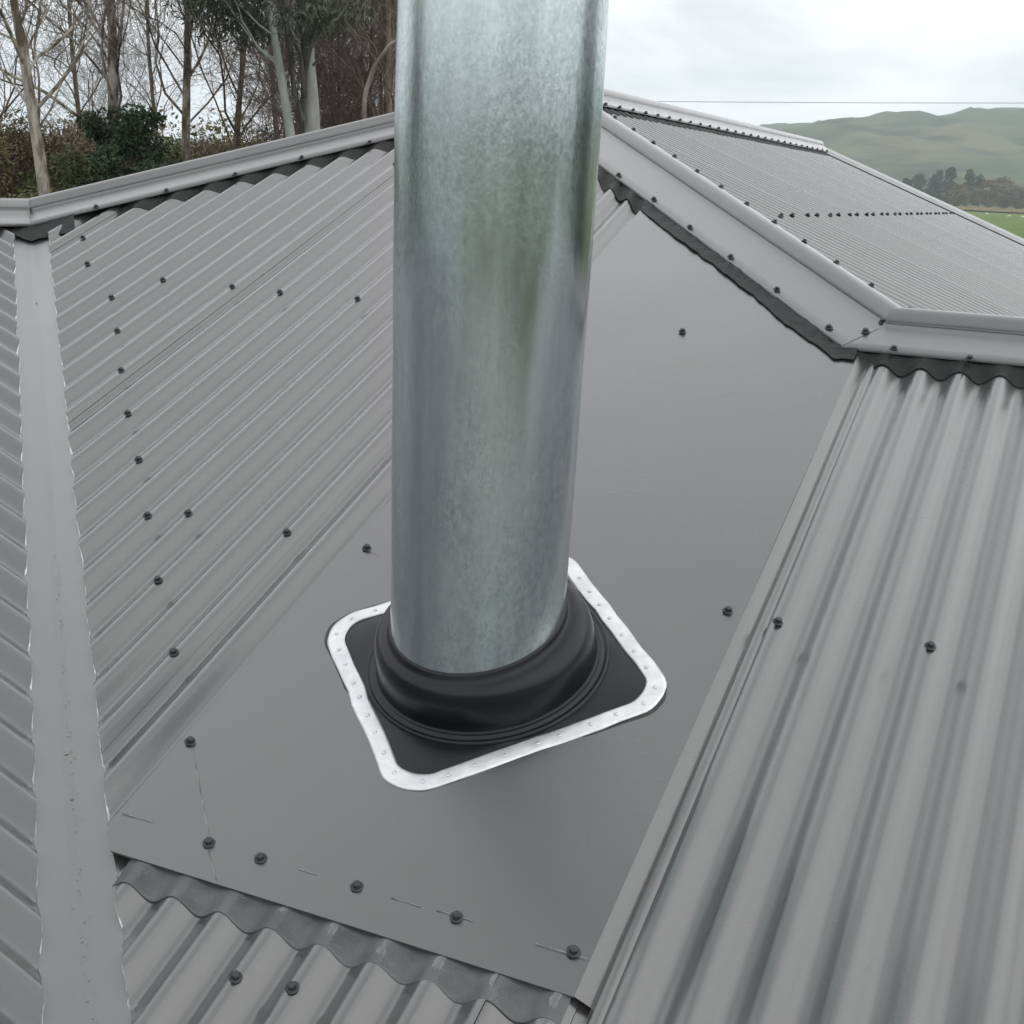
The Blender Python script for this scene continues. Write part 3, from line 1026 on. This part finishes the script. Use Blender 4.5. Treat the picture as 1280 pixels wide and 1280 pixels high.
# ------------------------------------------------------------------ trees
class Tubes:
    def __init__(self):
        self.V, self.F, self.n = [], [], 0
    def add(self, P, R, k):
        P = np.asarray(P, float)
        R = np.asarray(R, float)
        T = np.gradient(P, axis=0)
        T /= np.linalg.norm(T, axis=1)[:, None] + 1e-9
        ref = np.array([0.31, 0.17, 0.93]) if abs(T[0][2]) < 0.8 else np.array([1.0, 0.1, 0.0])
        A = np.cross(T, ref)
        A /= np.linalg.norm(A, axis=1)[:, None] + 1e-9
        B = np.cross(T, A)
        t = np.arange(k) * 2 * math.pi / k
        ring = P[:, None, :] + R[:, None, None] * (np.cos(t)[None, :, None] * A[:, None, :] + np.sin(t)[None, :, None] * B[:, None, :])
        self.V.append(ring.reshape(-1, 3))
        n = len(P)
        i = np.arange(n - 1)[:, None] * k
        a = np.arange(k)[None, :]
        b = (a + 1) % k
        f = np.stack([i + a, i + b, i + k + b, i + k + a], -1).reshape(-1, 4) + self.n
        self.F.append(f)
        self.n += n * k
    def batch(self, P, R, k):
        T = np.gradient(P, axis=1)
        T /= np.linalg.norm(T, axis=2)[..., None] + 1e-9
        ref = np.where(np.abs(T[:, :1, 2:3]) < 0.8, np.array([0.31, 0.17, 0.93]), np.array([1.0, 0.1, 0.0]))
        A = np.cross(T, np.broadcast_to(ref, T.shape))
        A /= np.linalg.norm(A, axis=2)[..., None] + 1e-9
        B = np.cross(T, A)
        t = np.arange(k) * 2 * math.pi / k
        ring = P[:, :, None, :] + R[:, :, None, None] * (np.cos(t)[:, None] * A[:, :, None, :] + np.sin(t)[:, None] * B[:, :, None, :])
        N, n = R.shape
        self.V.append(ring.reshape(-1, 3))
        o = np.arange(N)[:, None, None] * n * k
        i = np.arange(n - 1)[None, :, None] * k
        a = np.arange(k)[None, None, :]
        b = (a + 1) % k
        self.F.append(np.stack([o + i + a, o + i + b, o + i + k + b, o + i + k + a], -1).reshape(-1, 4) + self.n)
        self.n += N * n * k
    def obj(self, name, m, parent, smooth=True):
        V = np.concatenate(self.V)
        F = np.concatenate(self.F)
        me = bpy.data.meshes.new(name)
        me.vertices.add(len(V))
        me.vertices.foreach_set('co', V.astype(np.float32).ravel())
        me.loops.add(F.size)
        me.loops.foreach_set('vertex_index', F.astype(np.int32).ravel())
        me.polygons.add(len(F))
        me.polygons.foreach_set('loop_start', np.arange(0, F.size, 4, dtype=np.int32))
        me.update(calc_edges=True)
        me.polygons.foreach_set('use_smooth', np.ones(len(F), bool))
        me.materials.append(m)
        o = bpy.data.objects.new(name, me)
        COL.objects.link(o)
        o.parent = parent
        return o

def grow(trunk, r0, r1, seed, nb=(16, 9, 7, 4), lr=(0.42, 0.45, 0.45, 0.5), ang=(38, 40, 45, 45), up=0.25, wob=0.20, first=0.25, minr=0.0030):
    """Grow limbs, branches and twigs from a trunk path, one whole level at a time. Returns (wood, twigs) tube sets."""
    rng = np.random.default_rng(seed)
    wood, twig = Tubes(), Tubes()
    P = np.asarray(trunk, float)
    tt = np.linspace(0, 1, 16)
    Q = np.stack([np.interp(tt, np.linspace(0, 1, len(P)), P[:, c]) for c in range(3)], 1)
    for _ in range(2):
        Q[1:-1] = 0.25 * Q[:-2] + 0.5 * Q[1:-1] + 0.25 * Q[2:]
    P = Q[None]
    R = np.linspace(r0, r1, 16)[None]
    for lev in range(len(nb) + 1):
        (wood if lev < 2 else twig).batch(P, R, (9, 5, 4, 3, 3)[lev])
        if lev >= len(nb):
            break
        N, K = R.shape
        n = nb[lev]
        L = np.linalg.norm(np.diff(P, axis=1), axis=2).sum(1)
        lo = first if lev == 0 else 0.18
        t = np.minimum(lo + (1 - lo) * (np.arange(n)[None] + rng.random((N, n))) / n, 0.985)
        f = t * (K - 1)
        i = np.minimum(f.astype(int), K - 2)
        w = (f - i)[..., None]
        rows = np.arange(N)[:, None]
        a, b = P[rows, i], P[rows, i + 1]
        o = (a + (b - a) * w).reshape(-1, 3)
        r = (R[rows, i] + (R[rows, i + 1] - R[rows, i]) * w[..., 0]).reshape(-1)
        d = (b - a).reshape(-1, 3)
        d /= np.linalg.norm(d, axis=1)[:, None] + 1e-9
        q = np.cross(d, rng.normal(size=d.shape))
        q /= np.linalg.norm(q, axis=1)[:, None] + 1e-9
        al = np.radians(ang[lev] + rng.normal(size=len(d)) * 12)[:, None]
        dd = d * np.cos(al) + q * np.sin(al)
        ln = (L[:, None] * lr[lev] * (1.15 - 0.75 * t)).reshape(-1) * rng.uniform(0.7, 1.25, len(d))
        k = 10 if lev == 0 else 7 if lev == 1 else 4
        pts = [o]
        for _ in range(k - 1):
            dd = dd + rng.normal(size=dd.shape) * wob + np.array([0, 0, up * (0.5 if lev < 2 else 0.2) * (1 if lev < 3 else -0.2)])
            dd /= np.linalg.norm(dd, axis=1)[:, None]
            pts.append(pts[-1] + dd * (ln / (k - 1))[:, None])
        P = np.stack(pts, 1)
        rb = np.maximum(minr, r * (rng.uniform(0.20, 0.42, len(r)) if lev == 0 else rng.uniform(0.35, 0.6, len(r))))
        R = rb[:, None] * np.linspace(1, 0.28, k)[None]
        R = np.maximum(R, minr * 0.7)
    return wood, twig

def bark(name, c1, c2, scale=9):
    return mat(name, c1, c2, rough=0.9, scale=scale, detail=8, stretch=(1, 1, 0.35), bump=0.5, bscale=22, spec=0.2, lo=0.42, hi=0.58)
M_BIRCH = bark('pale blotched bark', (0.12, 0.095, 0.07), (0.46, 0.42, 0.36), 6)
M_EUC = bark('smooth grey green bark', (0.30, 0.325, 0.29), (0.42, 0.44, 0.40), 4)
M_EUCD = bark('dark stringy bark', (0.05, 0.052, 0.045), (0.11, 0.108, 0.09), 10)
M_TWIG = bark('brown twig bark', (0.15, 0.115, 0.095), (0.29, 0.235, 0.20), 5)
M_TWIGG = bark('grey twig bark', (0.15, 0.13, 0.11), (0.29, 0.26, 0.23), 5)
M_BARK = bark('brown bark', (0.10, 0.078, 0.06), (0.22, 0.18, 0.14), 9)

def leaf_mat(name, c1, c2):
    m = mat(name, c1, c2, rough=0.55, scale=1.7, detail=6, spec=0.35, lo=0.3, hi=0.7)
    return m
M_LDARK = leaf_mat('dark evergreen leaf', (0.024, 0.050, 0.022), (0.065, 0.11, 0.05))
M_LOLIVE = leaf_mat('olive leaf', (0.075, 0.080, 0.028), (0.19, 0.175, 0.065))
M_LBROWN = leaf_mat('brown leaf', (0.10, 0.075, 0.048), (0.24, 0.175, 0.11))
M_LGRN = leaf_mat('light green leaf', (0.05, 0.075, 0.022), (0.12, 0.15, 0.05))
M_LYEL = leaf_mat('yellow gorse leaf', (0.10, 0.09, 0.02), (0.30, 0.24, 0.03))
M_LPINE = leaf_mat('pine needles', (0.020, 0.034, 0.028), (0.045, 0.062, 0.05))
M_LEUC = leaf_mat('gum leaf', (0.05, 0.065, 0.04), (0.11, 0.125, 0.08))

def leaves(centers, radii, per, size, seed, droop=0.0, asp=2.2):
    rng = np.random.default_rng(seed)
    Vs = []
    for c, r in zip(centers, radii):
        d = rng.normal(size=(per, 3))
        d /= np.linalg.norm(d, axis=1)[:, None]
        rad = rng.random(per) ** 0.45
        P = np.asarray(c) + d * (rad * 1.0)[:, None] * np.asarray(r)
        a = rng.normal(size=(per, 3)) + np.array([0, 0, -droop])
        a /= np.linalg.norm(a, axis=1)[:, None]
        b = np.cross(a, rng.normal(size=(per, 3)))
        b /= np.linalg.norm(b, axis=1)[:, None] + 1e-9
        s = size * rng.uniform(0.6, 1.4, size=(per, 1))
        a = a * s
        b = b * s / asp
        Vs.append(np.stack([P - a, P - 0.1 * a + b, P + a, P - 0.1 * a - b], 1).reshape(-1, 3))
    V = np.concatenate(Vs)
    F = np.arange(len(V)).reshape(-1, 4)
    return V, F

def np_obj(name, V, F, m, parent):
    t = Tubes()
    t.V, t.F = [V], [F]
    o = t.obj(name, m, parent)
    return o

def tree(name, label, az, D, trunk_el, r0, r1, seed, mw, mt, cat='tree', group=None, **kw):
    """trunk_el: list of (azimuth, height above ground) so the stem leans as it does in life."""
    x0, y0 = polar(trunk_el[0][0], D)
    root = empty(name, (x0, y0, GZ))
    P = []
    for a, h in trunk_el:
        x, y = polar(a, D)
        P.append((x - x0, y - y0, h))
    w, t = grow(P, r0, r1, seed, **kw)
    w.obj('trunk', mw, root)
    t.obj('crown', mt, root)
    tag(root, label, cat, group)
    return root

GB = 'bare trees behind the house'
tree('bare_tree', 'bare pale blotched tree leaning beside yellow gorse beyond the left hip', -43.9, 16,
     [(-43.5, 0), (-43.9, 4.1), (-44.2, 4.8), (-44.55, 5.75), (-44.9, 6.3), (-45.3, 9.5)], 0.085, 0.03, 2, M_BIRCH, M_TWIGG, group=GB,
     nb=(20, 11, 9, 4), first=0.36)
tree('bare_tree', 'straight bare tree with reddish lower trunk above the dark green bush', -41.2, 22,
     [(-41.2, 0), (-41.25, 4.6), (-41.1, 6.2), (-41.2, 8), (-41.0, 12.5)], 0.115, 0.035, 3, M_BIRCH, M_TWIGG, group=GB, nb=(24, 11, 9, 4), first=0.3)
tree('bare_tree', 'slender bare tree rising between the dark bush and the gum tree', -38.3, 25,
     [(-38.35, 0), (-38.35, 4.8), (-38.2, 6.5), (-38.1, 8), (-37.9, 13)], 0.10, 0.03, 4, M_BIRCH, M_TWIGG, group=GB, nb=(24, 11, 9, 4), first=0.3)
tree('bare_tree', 'thin bare brown tree standing just left of the pale gum stems', -36.2, 24,
     [(-36.3, 0), (-36.3, 5), (-35.8, 7), (-35.9, 11)], 0.075, 0.02, 5, M_BARK, M_TWIG, group=GB, nb=(24, 11, 9, 4), first=0.3)
tree('bare_tree', 'brown twiggy tree filling the gap between gum tree and flue', -30.9, 21,
     [(-31.2, 0), (-31.3, 3.5), (-30.6, 6), (-30.8, 9.5)], 0.06, 0.02, 6, M_BARK, M_TWIG, group=GB, nb=(30, 14, 10, 5), first=0.2, ang=(48, 45, 45, 45))
for (az, D, sd, lab) in [(-30.0, 19, 7, 'dense brown twiggy tree directly behind the flue'),
                         (-32.3, 27, 8, 'brown bare tree behind the right hand gum stem'),
                         (-39.6, 38, 9, 'faint bare tree far behind the slender pale one'),
                         (-42.6, 34, 10, 'thin bare tree farther back between the two pale trunks'),
                         (-34.7, 36, 12, 'bare tree far behind the two gum stems'),
                         (-46.8, 24, 13, 'bare tree at the far edge past the leaning pale one'),
                         (-50.5, 21, 17, 'bare tree well beyond the left wing of the house'),
                         (-56.0, 24, 18, 'spreading bare tree out past the left wing'),
                         (-64.0, 23, 19, 'bare tree off the outer side of the left wing')]:
    dense = sd in (7, 8, 9, 10, 12)
    tree('bare_tree', lab, az, D, [(az, 0), (az + 0.2, 4.5), (az - 0.2, 8), (az + 0.1, 12)], 0.085, 0.025, sd, M_BARK, M_TWIG if sd in (7, 8, 12) else M_TWIGG, group=GB,
         nb=(28, 13, 10, 4) if dense else (18, 10, 8, 3), first=0.22, ang=(45, 42, 45, 45))

# gum tree with two stems ---------------------------------------------------------------
x0, y0 = polar(-33.6, 18)
gum = empty('gum_tree', (x0, y0, GZ))
tag(gum, 'gum tree with two smooth pale stems and dark bark higher up', 'tree')
def gpath(lst, D):
    out = []
    for a, h in lst:
        x, y = polar(a, D)
        out.append((x - x0, y - y0, h))
    return out
st1 = gpath([(-33.5, 0), (-33.75, 4.5), (-34.1, 5.2), (-34.6, 6.1), (-34.95, 6.7), (-35.4, 10)], 17.9)
st2 = gpath([(-33.2, 0), (-33.05, 4.5), (-33.1, 5.4), (-33.3, 6.0), (-33.3, 6.8), (-33.0, 11)], 18.1)
tw = Tubes()
t1 = Tubes(); t2 = Tubes()
def dense_path(P, n=20):
    P = np.asarray(P, float)
    t = np.linspace(0, 1, len(P)); tt = np.linspace(0, 1, n)
    return np.stack([np.interp(tt, t, P[:, c]) for c in range(3)], 1)
w1, g1 = grow(st1, 0.082, 0.03, 31, nb=(9, 7, 6), lr=(0.3, 0.4, 0.4), first=0.5, up=0.3)
w2, g2 = grow(st2, 0.135, 0.05, 32, nb=(10, 7, 6), lr=(0.3, 0.4, 0.4), first=0.56, up=0.3)
w1.obj('trunk', M_EUC, gum)
w2.obj('trunk', M_EUC, gum)
g1.V += g2.V; g1.F += [f + g1.n for f in g2.F]
g1.obj('branches', M_EUCD, gum)
db = Tubes()
P = dense_path(gpath([(-33.58, 4.0), (-33.54, 5.0), (-33.50, 5.6), (-33.30, 6.3), (-33.33, 7.2), (-33.1, 10.6)], 18.02), 18)
db.add(P, np.interp(P[:, 2], [4, 5, 5.7, 6.1, 6.45, 10.6], [0.025, 0.028, 0.032, 0.07, 0.138, 0.06]), 9)
for pts, ra in [([(-33.2, 6.15), (-32.9, 6.35), (-32.55, 6.55), (-32.2, 6.6)], 0.03), ([(-33.1, 5.9), (-32.85, 6.0), (-32.6, 5.9)], 0.02),
                ([(-33.5, 5.2), (-33.9, 5.6), (-34.0, 6.1), (-34.4, 6.6), (-34.9, 7.1)], 0.035), ([(-33.4, 5.5), (-33.6, 6.0), (-34.1, 6.35), (-34.6, 6.95)], 0.03)]:
    db.add(dense_path(gpath(pts, 17.9), 10), np.linspace(ra, ra * 0.5, 10), 6)
o = db.obj('bark_strip', M_EUCD, gum)
tag(o, 'dark bark running up the right stem')
rng = np.random.default_rng(40)
cs = []
for i in range(75):
    a = rng.uniform(-38.2, -31.4)
    h = 6.3 + rng.random() ** 1.5 * 3.2
    x, y = polar(a, 17.0 + rng.random() * 2.5)
    cs.append((x - x0, y - y0, h))
V, F = leaves(cs, [np.array([0.42, 0.42, 0.34]) * rng.uniform(0.6, 1.2) for _ in cs], 150, 0.055, 41, droop=1.4, asp=5)
np_obj('crown', V, F, M_LEUC, gum)
# arching pale branch of an undergrowth tree right of the gum
sap = empty('bent_sapling', (*polar(-30.2, 15.5), GZ))
tb = Tubes()
sx, sy = polar(-30.2, 15.5)
pts = []
for a, h in [(-30.3, 0), (-30.4, 4.3), (-30.5, 4.75), (-30.95, 5.2), (-30.9, 5.45), (-30.55, 5.75), (-29.9, 6.0), (-29.2, 6.1)]:
    x, y = polar(a, 15.5)
    pts.append((x - sx, y - sy, h))
tb.add(dense_path(pts, 26), np.linspace(0.04, 0.018, 26), 7)
tb.obj('stem', M_TWIGG, sap)
tag(sap, 'bent pale sapling arching toward the flue behind the left hip', 'sapling')

for i, (az, D) in enumerate([(-32.0, 22.5), (-30.2, 23), (-29.4, 22), (-31.0, 26)]):
    tree('twig_thicket', ['reddish brown thicket of bare twigs right of the gum stems', 'reddish brown thicket of bare twigs behind the bent sapling',
                          'reddish brown thicket of bare twigs beside the flue', 'reddish brown thicket of bare twigs at the back of the others'][i], az, D,
         [(az, 0), (az + 0.1, 3), (az - 0.1, 7.5)], 0.05, 0.015, 70 + i, M_BARK, M_TWIG, cat='thicket', group='bare twig thickets',
         nb=(34, 14, 10, 4), first=0.12, ang=(35, 40, 45, 45), lr=(0.5, 0.45, 0.45, 0.5))
# bushes -------------------------------------------------------------------------------
def bush(name, label, az, D, h, w, m, seed, n=26, per=170, size=0.05, group=None, low=0.2, mw=M_BARK, asp=2.0):
    x0, y0 = polar(az, D)
    root = empty(name, (x0, y0, GZ))
    rng = np.random.default_rng(seed)
    st = Tubes()
    cs, rads = [], []
    for i in range(n):
        t = rng.random()
        zc = h * (low + (0.94 - low) * t)
        rr = w * (1 - 0.62 * max(0, t - 0.25)) * math.sqrt(rng.random())
        a = rng.random() * 2 * math.pi
        c = np.array([rr * math.cos(a), rr * math.sin(a), zc])
        cs.append(c)
        rads.append(np.array([1, 1, 0.8]) * w * rng.uniform(0.16, 0.36))
        mid = c * np.array([0.35, 0.35, 0.55]) + rng.normal(size=3) * 0.05
        st.add(dense_path([(0.02 * i % 0.1, 0, 0), mid, c], 6), np.linspace(0.02 + 0.004 * h, 0.006, 6), 5)
    st.obj('trunk', mw, root)
    V, F = leaves(cs, rads, per, size, seed + 1, asp=asp)
    np_obj('crown', V, F, m, root)
    tag(root, label, 'bush', group)
    return root
bush('evergreen_bush', 'dark green leafy evergreen bush below the straight bare tree', -40.9, 21, 5.55, 1.05, M_LDARK, 51, n=85, per=380, size=0.036)
bush('evergreen_bush', 'lower dark green bush leaning on the tall evergreen one', -39.6, 20, 4.75, 0.9, M_LDARK, 53, n=60, per=330, size=0.036)
bush('evergreen_bush', 'small dark bush between the leaning trunk and the evergreen', -42.5, 19, 4.3, 0.8, M_LDARK, 54, n=50, per=300, size=0.036)
bush('gorse_bush', 'yellow flowering gorse bush at the foot of the leaning tree', -45.5, 14.5, 4.15, 0.75, M_LYEL, 55, n=30, per=220, size=0.035)
bush('gorse_bush', 'olive yellow gorse bush behind the slender bare tree', -39.1, 30, 5.2, 1.3, M_LOLIVE, 57, n=40, per=200, size=0.05)
hr = random.Random(4)
labs = ['olive scrub bush right of the leaning pale trunk', 'brown scrub bush behind the gorse', 'brown scrub bush behind the tall evergreen', 'olive scrub bush past the tall evergreen',
        'brown scrub bush between slender tree and gum', 'brown scrub bush at the foot of the gum stems', 'dry brown scrub behind the gum stems', 'dry brown scrub under the bent sapling',
        'dry brown scrub close beside the flue', 'brown scrub thicket hidden behind the flue', 'olive scrub beyond the left wing ridge', 'brown scrub out past the left wing']
for i, (az, D, h, mm) in enumerate([(-43.4, 27, 5.0, M_LOLIVE), (-45.0, 25, 5.3, M_LBROWN), (-41.8, 33, 5.6, M_LBROWN), (-37.9, 31, 5.4, M_LOLIVE), (-36.3, 28, 5.2, M_LBROWN), (-34.3, 26, 5.3, M_LBROWN),
                                    (-32.8, 29, 6.0, M_LBROWN), (-31.2, 25, 5.8, M_LBROWN), (-29.5, 24, 6.0, M_LBROWN), (-27.0, 25, 6.0, M_LBROWN), (-48.0, 22, 5.0, M_LOLIVE), (-52.5, 24, 5.5, M_LBROWN)]):
    bush('scrub_bush', labs[i], az, D, h, 1.7, mm, 60 + i, n=110, per=190, size=0.045, group='scrub behind the house', low=0.35, asp=3.0)
for i, (az, D, h, mm) in enumerate([(-44.6, 18, 4.35, M_LOLIVE), (-38.9, 21, 4.7, M_LOLIVE), (-43.0, 22, 4.9, M_LGRN), (-37.2, 22, 4.9, M_LGRN), (-35.2, 21, 4.8, M_LOLIVE)]):
    bush('scrub_bush', ['low olive bush close behind the leaning pale trunk', 'low olive bush at the outer foot of the dark evergreen', 'light green bush filling in left of the evergreen',
                        'light green bush below the slender bare tree', 'olive bush just outside the pale gum stems'][i], az, D, h, 1.1, mm, 160 + i, n=70, per=230, size=0.034, group='scrub behind the house', low=0.35)
# far hedgerow seen between the trunks
hcs = []
rng = np.random.default_rng(90)
for i in range(260):
    a = -66 + 41 * (i + rng.random()) / 260
    D = 62 + rng.normal() * 3
    x, y = polar(a, D)
    hcs.append((x, y, GZ + rng.uniform(0.6, 6.1) + 0.5 * math.sin(a * 2.2)))
V, F = leaves(hcs, [np.array([1.3, 1.3, 0.9])] * len(hcs), 120, 0.13, 91)
hg = np_obj('hedgerow', V, F, M_LOLIVE, None)
tag(hg, 'long olive brown hedgerow across the field behind the trees', 'hedge', kind='stuff')

# far shelter belt beyond the brown field
def far_tree(label, az, D, h, w, m, seed, kind='pine'):
    x, y = polar(az, D)
    z0 = GZ + min(1, (D - 300) / 900) * 4.0 + 0.6
    root = empty('pine_tree' if kind == 'pine' else 'far_tree', (x, y, z0))
    rng = np.random.default_rng(seed)
    cs, rads = [], []
    for i in range(48):
        t = rng.random()
        if kind == 'pine':
            rr = w * (1.0 - 0.75 * t) * math.sqrt(rng.random())
            zc = h * (0.10 + 0.86 * t)
        else:
            rr = w * math.sqrt(max(0.05, 1 - (2 * t - 1) ** 2)) * math.sqrt(rng.random())
            zc = h * (0.12 + 0.82 * t)
        a = rng.random() * 6.283
        cs.append((rr * math.cos(a), rr * math.sin(a), zc))
        rads.append(np.array([w * 0.36, w * 0.36, h * 0.085]) * rng.uniform(0.6, 1.3))
    t_ = Tubes()
    t_.add([(0, 0, 0), (0.1, 0, h * 0.5), (0, 0, h * 0.93)], [0.35, 0.22, 0.06], 6)
    t_.obj('trunk', M_BARK, root)
    V, F = leaves(cs, rads, 150, 0.42, seed + 5, asp=1.6)
    np_obj('crown', V, F, m, root)
    tag(root, label, 'tree', 'far shelter belt trees')
FT = [(-8.5, 700, 9, 5, M_LPINE, 'pine'), (-7.9, 760, 14, 5, M_LPINE, 'pine'), (-7.4, 790, 17, 6, M_LPINE, 'pine'), (-6.9, 640, 7, 4, M_LDARK, 'pine'), (-6.7, 800, 20, 7, M_LPINE, 'pine'),
      (-6.2, 780, 21, 6, M_LPINE, 'pine'), (-5.8, 740, 12, 6, M_LOLIVE, 'far'), (-5.45, 770, 20, 5, M_LDARK, 'pine'), (-5.0, 780, 18, 5, M_LDARK, 'pine'), (-4.6, 760, 15, 7, M_LBROWN, 'far'),
      (-4.1, 770, 17, 7, M_LBROWN, 'far'), (-3.5, 765, 12, 5, M_LBROWN, 'far'), (-3.1, 780, 14, 6, M_LPINE, 'pine'), (-2.6, 790, 13, 6, M_LPINE, 'pine'), (-2.0, 780, 15, 6, M_LBROWN, 'far'), (-1.2, 800, 16, 7, M_LPINE, 'pine')]
FTL = ['small blue green pine at the roof edge end of the shelter belt', 'blue green pine next to the small end one', 'broad blue green pine before the tallest pair', 'low dark shrub standing forward on the brown field',
       'tallest pair of pines in the shelter belt, wider one', 'tallest pair of pines in the shelter belt, narrower one', 'low olive tree in front of the shelter belt pines', 'near black pine between olive tree and brown trees',
       'near black pine touching the first brown tree', 'first grey brown leafless tree beside the black pines', 'middle grey brown leafless tree of three together', 'last grey brown leafless tree before more pines',
       'blue green pine just past the three brown trees', 'short blue green pine between two taller neighbours', 'lone grey brown tree among the last pines', 'last blue green pine of the shelter belt']
for i, (a, D, h, w, m, kd) in enumerate(FT):
    lab = FTL[i]
    far_tree(lab, a, D, h, w, m, 200 + i * 3, kd)

# trees round the rest of the section, mirrored in the flue
for i, (az, D) in enumerate([(34, 26), (43, 24), (52, 27), (-95, 22), (-106, 23)]):
    bush('macrocarpa_tree', ['dense dark tree beyond the right wing eave', 'tall dark tree past the right wing gable', 'dark tree off the end of the right wing',
                             'dark tree past the outer wall of the left wing', 'dark tree farther round from the left wing'][i], az, D, 10.5, 3.0, M_LDARK, 300 + i, n=60, per=150, size=0.12)

# ------------------------------------------------------------------ sheep
M_WOOL = mat('wool', (0.62, 0.58, 0.47), (0.75, 0.71, 0.6), rough=0.95, scale=8)
def sheep(az, r, rot, graze, label):
    V, F = [], []
    def blob(c, rx, ry, rz, tilt=0.0, n=10, k=7):
        b = len(V)
        for i in range(k + 1):
            th = math.pi * i / k
            for a in range(n):
                t = 2 * math.pi * a / n
                q = Vector((rx * math.cos(th), ry * math.sin(th) * math.cos(t), rz * math.sin(th) * math.sin(t)))
                q.rotate(Euler((0, tilt, 0)))
                V.append((c[0] + q.x, c[1] + q.y, c[2] + q.z))
        for i in range(k):
            for a in range(n):
                F.append((b + i * n + a, b + i * n + (a + 1) % n, b + (i + 1) * n + (a + 1) % n, b + (i + 1) * n + a))
    blob((0, 0, 0.58), 0.52, 0.25, 0.26)
    blob((0.46, 0, 0.62 - 0.12 * graze), 0.2, 0.1, 0.12, 0.5 if graze else -0.6)
    blob((0.66, 0, 0.74 - 0.48 * graze), 0.15, 0.075, 0.085, 1.0 if graze else 0.4)
    for x in (-0.34, 0.32):
        for y in (-0.12, 0.12):
            blob((x, y, 0.22), 0.05, 0.04, 0.05, 0)
            b = len(V)
            for z, r_ in ((0.0, 0.032), (0.2, 0.03), (0.42, 0.055)):
                for a in range(6):
                    V.append((x + r_ * math.cos(a * 1.0472), y + r_ * math.sin(a * 1.0472), z))
            for i in range(2):
                for a in range(6):
                    F.append((b + i * 6 + a, b + i * 6 + (a + 1) % 6, b + (i + 1) * 6 + (a + 1) % 6, b + (i + 1) * 6 + a))
    o = mesh_obj('sheep', V, F, M_WOOL)
    x, y = polar(az, r)
    o.location = (x, y, GZ + np.clip((r - 300) / 900, 0, 1) * 4.0 + 0.76 + 0.25 * float(fbm(x / 40, y / 40, 2, 8)))
    o.rotation_euler = (0, 0, rot)
    tag(o, label, 'sheep', 'sheep on the green paddock')
sheep(-4.62, 430, 0.3, 1, 'cream sheep grazing closest to the gable edge')
sheep(-3.75, 400, 3.3, 1, 'cream sheep grazing out on the green paddock')
sheep(-3.25, 395, 0.5, 0, 'cream sheep standing with raised head on the paddock')

# ------------------------------------------------------------------ power line
M_POLE = mat('weathered pole timber', (0.14, 0.12, 0.10), (0.22, 0.19, 0.16), rough=0.9, scale=6)
M_WIRE = mat('aluminium conductor', (0.6, 0.61, 0.62), (0.65, 0.66, 0.67), rough=0.5, metal=0.5)
ends = []
PH = (8.05, 9.95)
for i, (az, D) in enumerate([(-24.2, 62), (18, 74)]):
    x, y = polar(az, D)
    root = empty('power_pole', (x, y, GZ))
    t = Tubes()
    t.add([(0, 0, -0.4), (0, 0, 4), (0, 0, PH[i] + 0.4)], [0.15, 0.13, 0.10], 10)
    t.obj('pole', M_POLE, root)
    t = Tubes()
    t.add([(-0.9, -0.14, PH[i]), (0, -0.14, PH[i]), (0.9, -0.14, PH[i])], [0.06, 0.06, 0.06], 4)
    t.obj('crossarm', M_POLE, root)
    for sx in (-0.8, 0.8):
        t = Tubes()
        t.add([(sx, -0.14, PH[i] + 0.02), (sx, -0.14, PH[i] + 0.10), (sx, -0.14, PH[i] + 0.16), (sx, -0.14, PH[i] + 0.20)], [0.03, 0.05, 0.05, 0.02], 8)
        t.obj('insulator', M_WIRE, root)
    tag(root, ['timber power pole directly behind the flue', 'timber power pole out past the right wing'][i], 'power pole', 'power poles')
    ends.append((x, y))
for k, sx in enumerate((-0.8, 0.8)):
    t = Tubes()
    P = []
    for i in range(40):
        s = i / 39
        x = ends[0][0] * (1 - s) + ends[1][0] * s + sx
        y = ends[0][1] * (1 - s) + ends[1][1] * s - 0.14
        P.append((x, y, GZ + (PH[0] + 0.18) * (1 - s) + (PH[1] + 0.18) * s - 0.15 * 4 * s * (1 - s)))
    t.add(P, [0.009] * 40, 6)
    o = t.obj('power_wire', M_WIRE, None)
    tag(o, 'thin overhead power wire strung above the far hills', 'wire', 'overhead power wires')

# ------------------------------------------------------------------ air
hx = 3900.0
V = [(CAM[0] + a * hx, CAM[1] + b * hx, z) for z in (GZ - 70, 330) for a, b in ((-1, -1), (1, -1), (1, 1), (-1, 1))]
hz = mesh_obj('haze', V, [(0, 3, 2, 1), (4, 5, 6, 7), (0, 1, 5, 4), (1, 2, 6, 5), (2, 3, 7, 6), (3, 0, 4, 7)], None, smooth=False)
hz['kind'] = 'stuff'
hm = bpy.data.materials.new('damp air')
hm.use_nodes = True
hn = hm.node_tree.nodes
hn.clear()
ho = hn.new('ShaderNodeOutputMaterial')
pv = hn.new('ShaderNodeVolumePrincipled')
pv.inputs['Color'].default_value = (0.82, 0.90, 0.97, 1)
pv.inputs['Density'].default_value = 0.00032
pv.inputs['Anisotropy'].default_value = 0.2
hm.node_tree.links.new(pv.outputs[0], ho.inputs['Volume'])
hz.data.materials.append(hm)
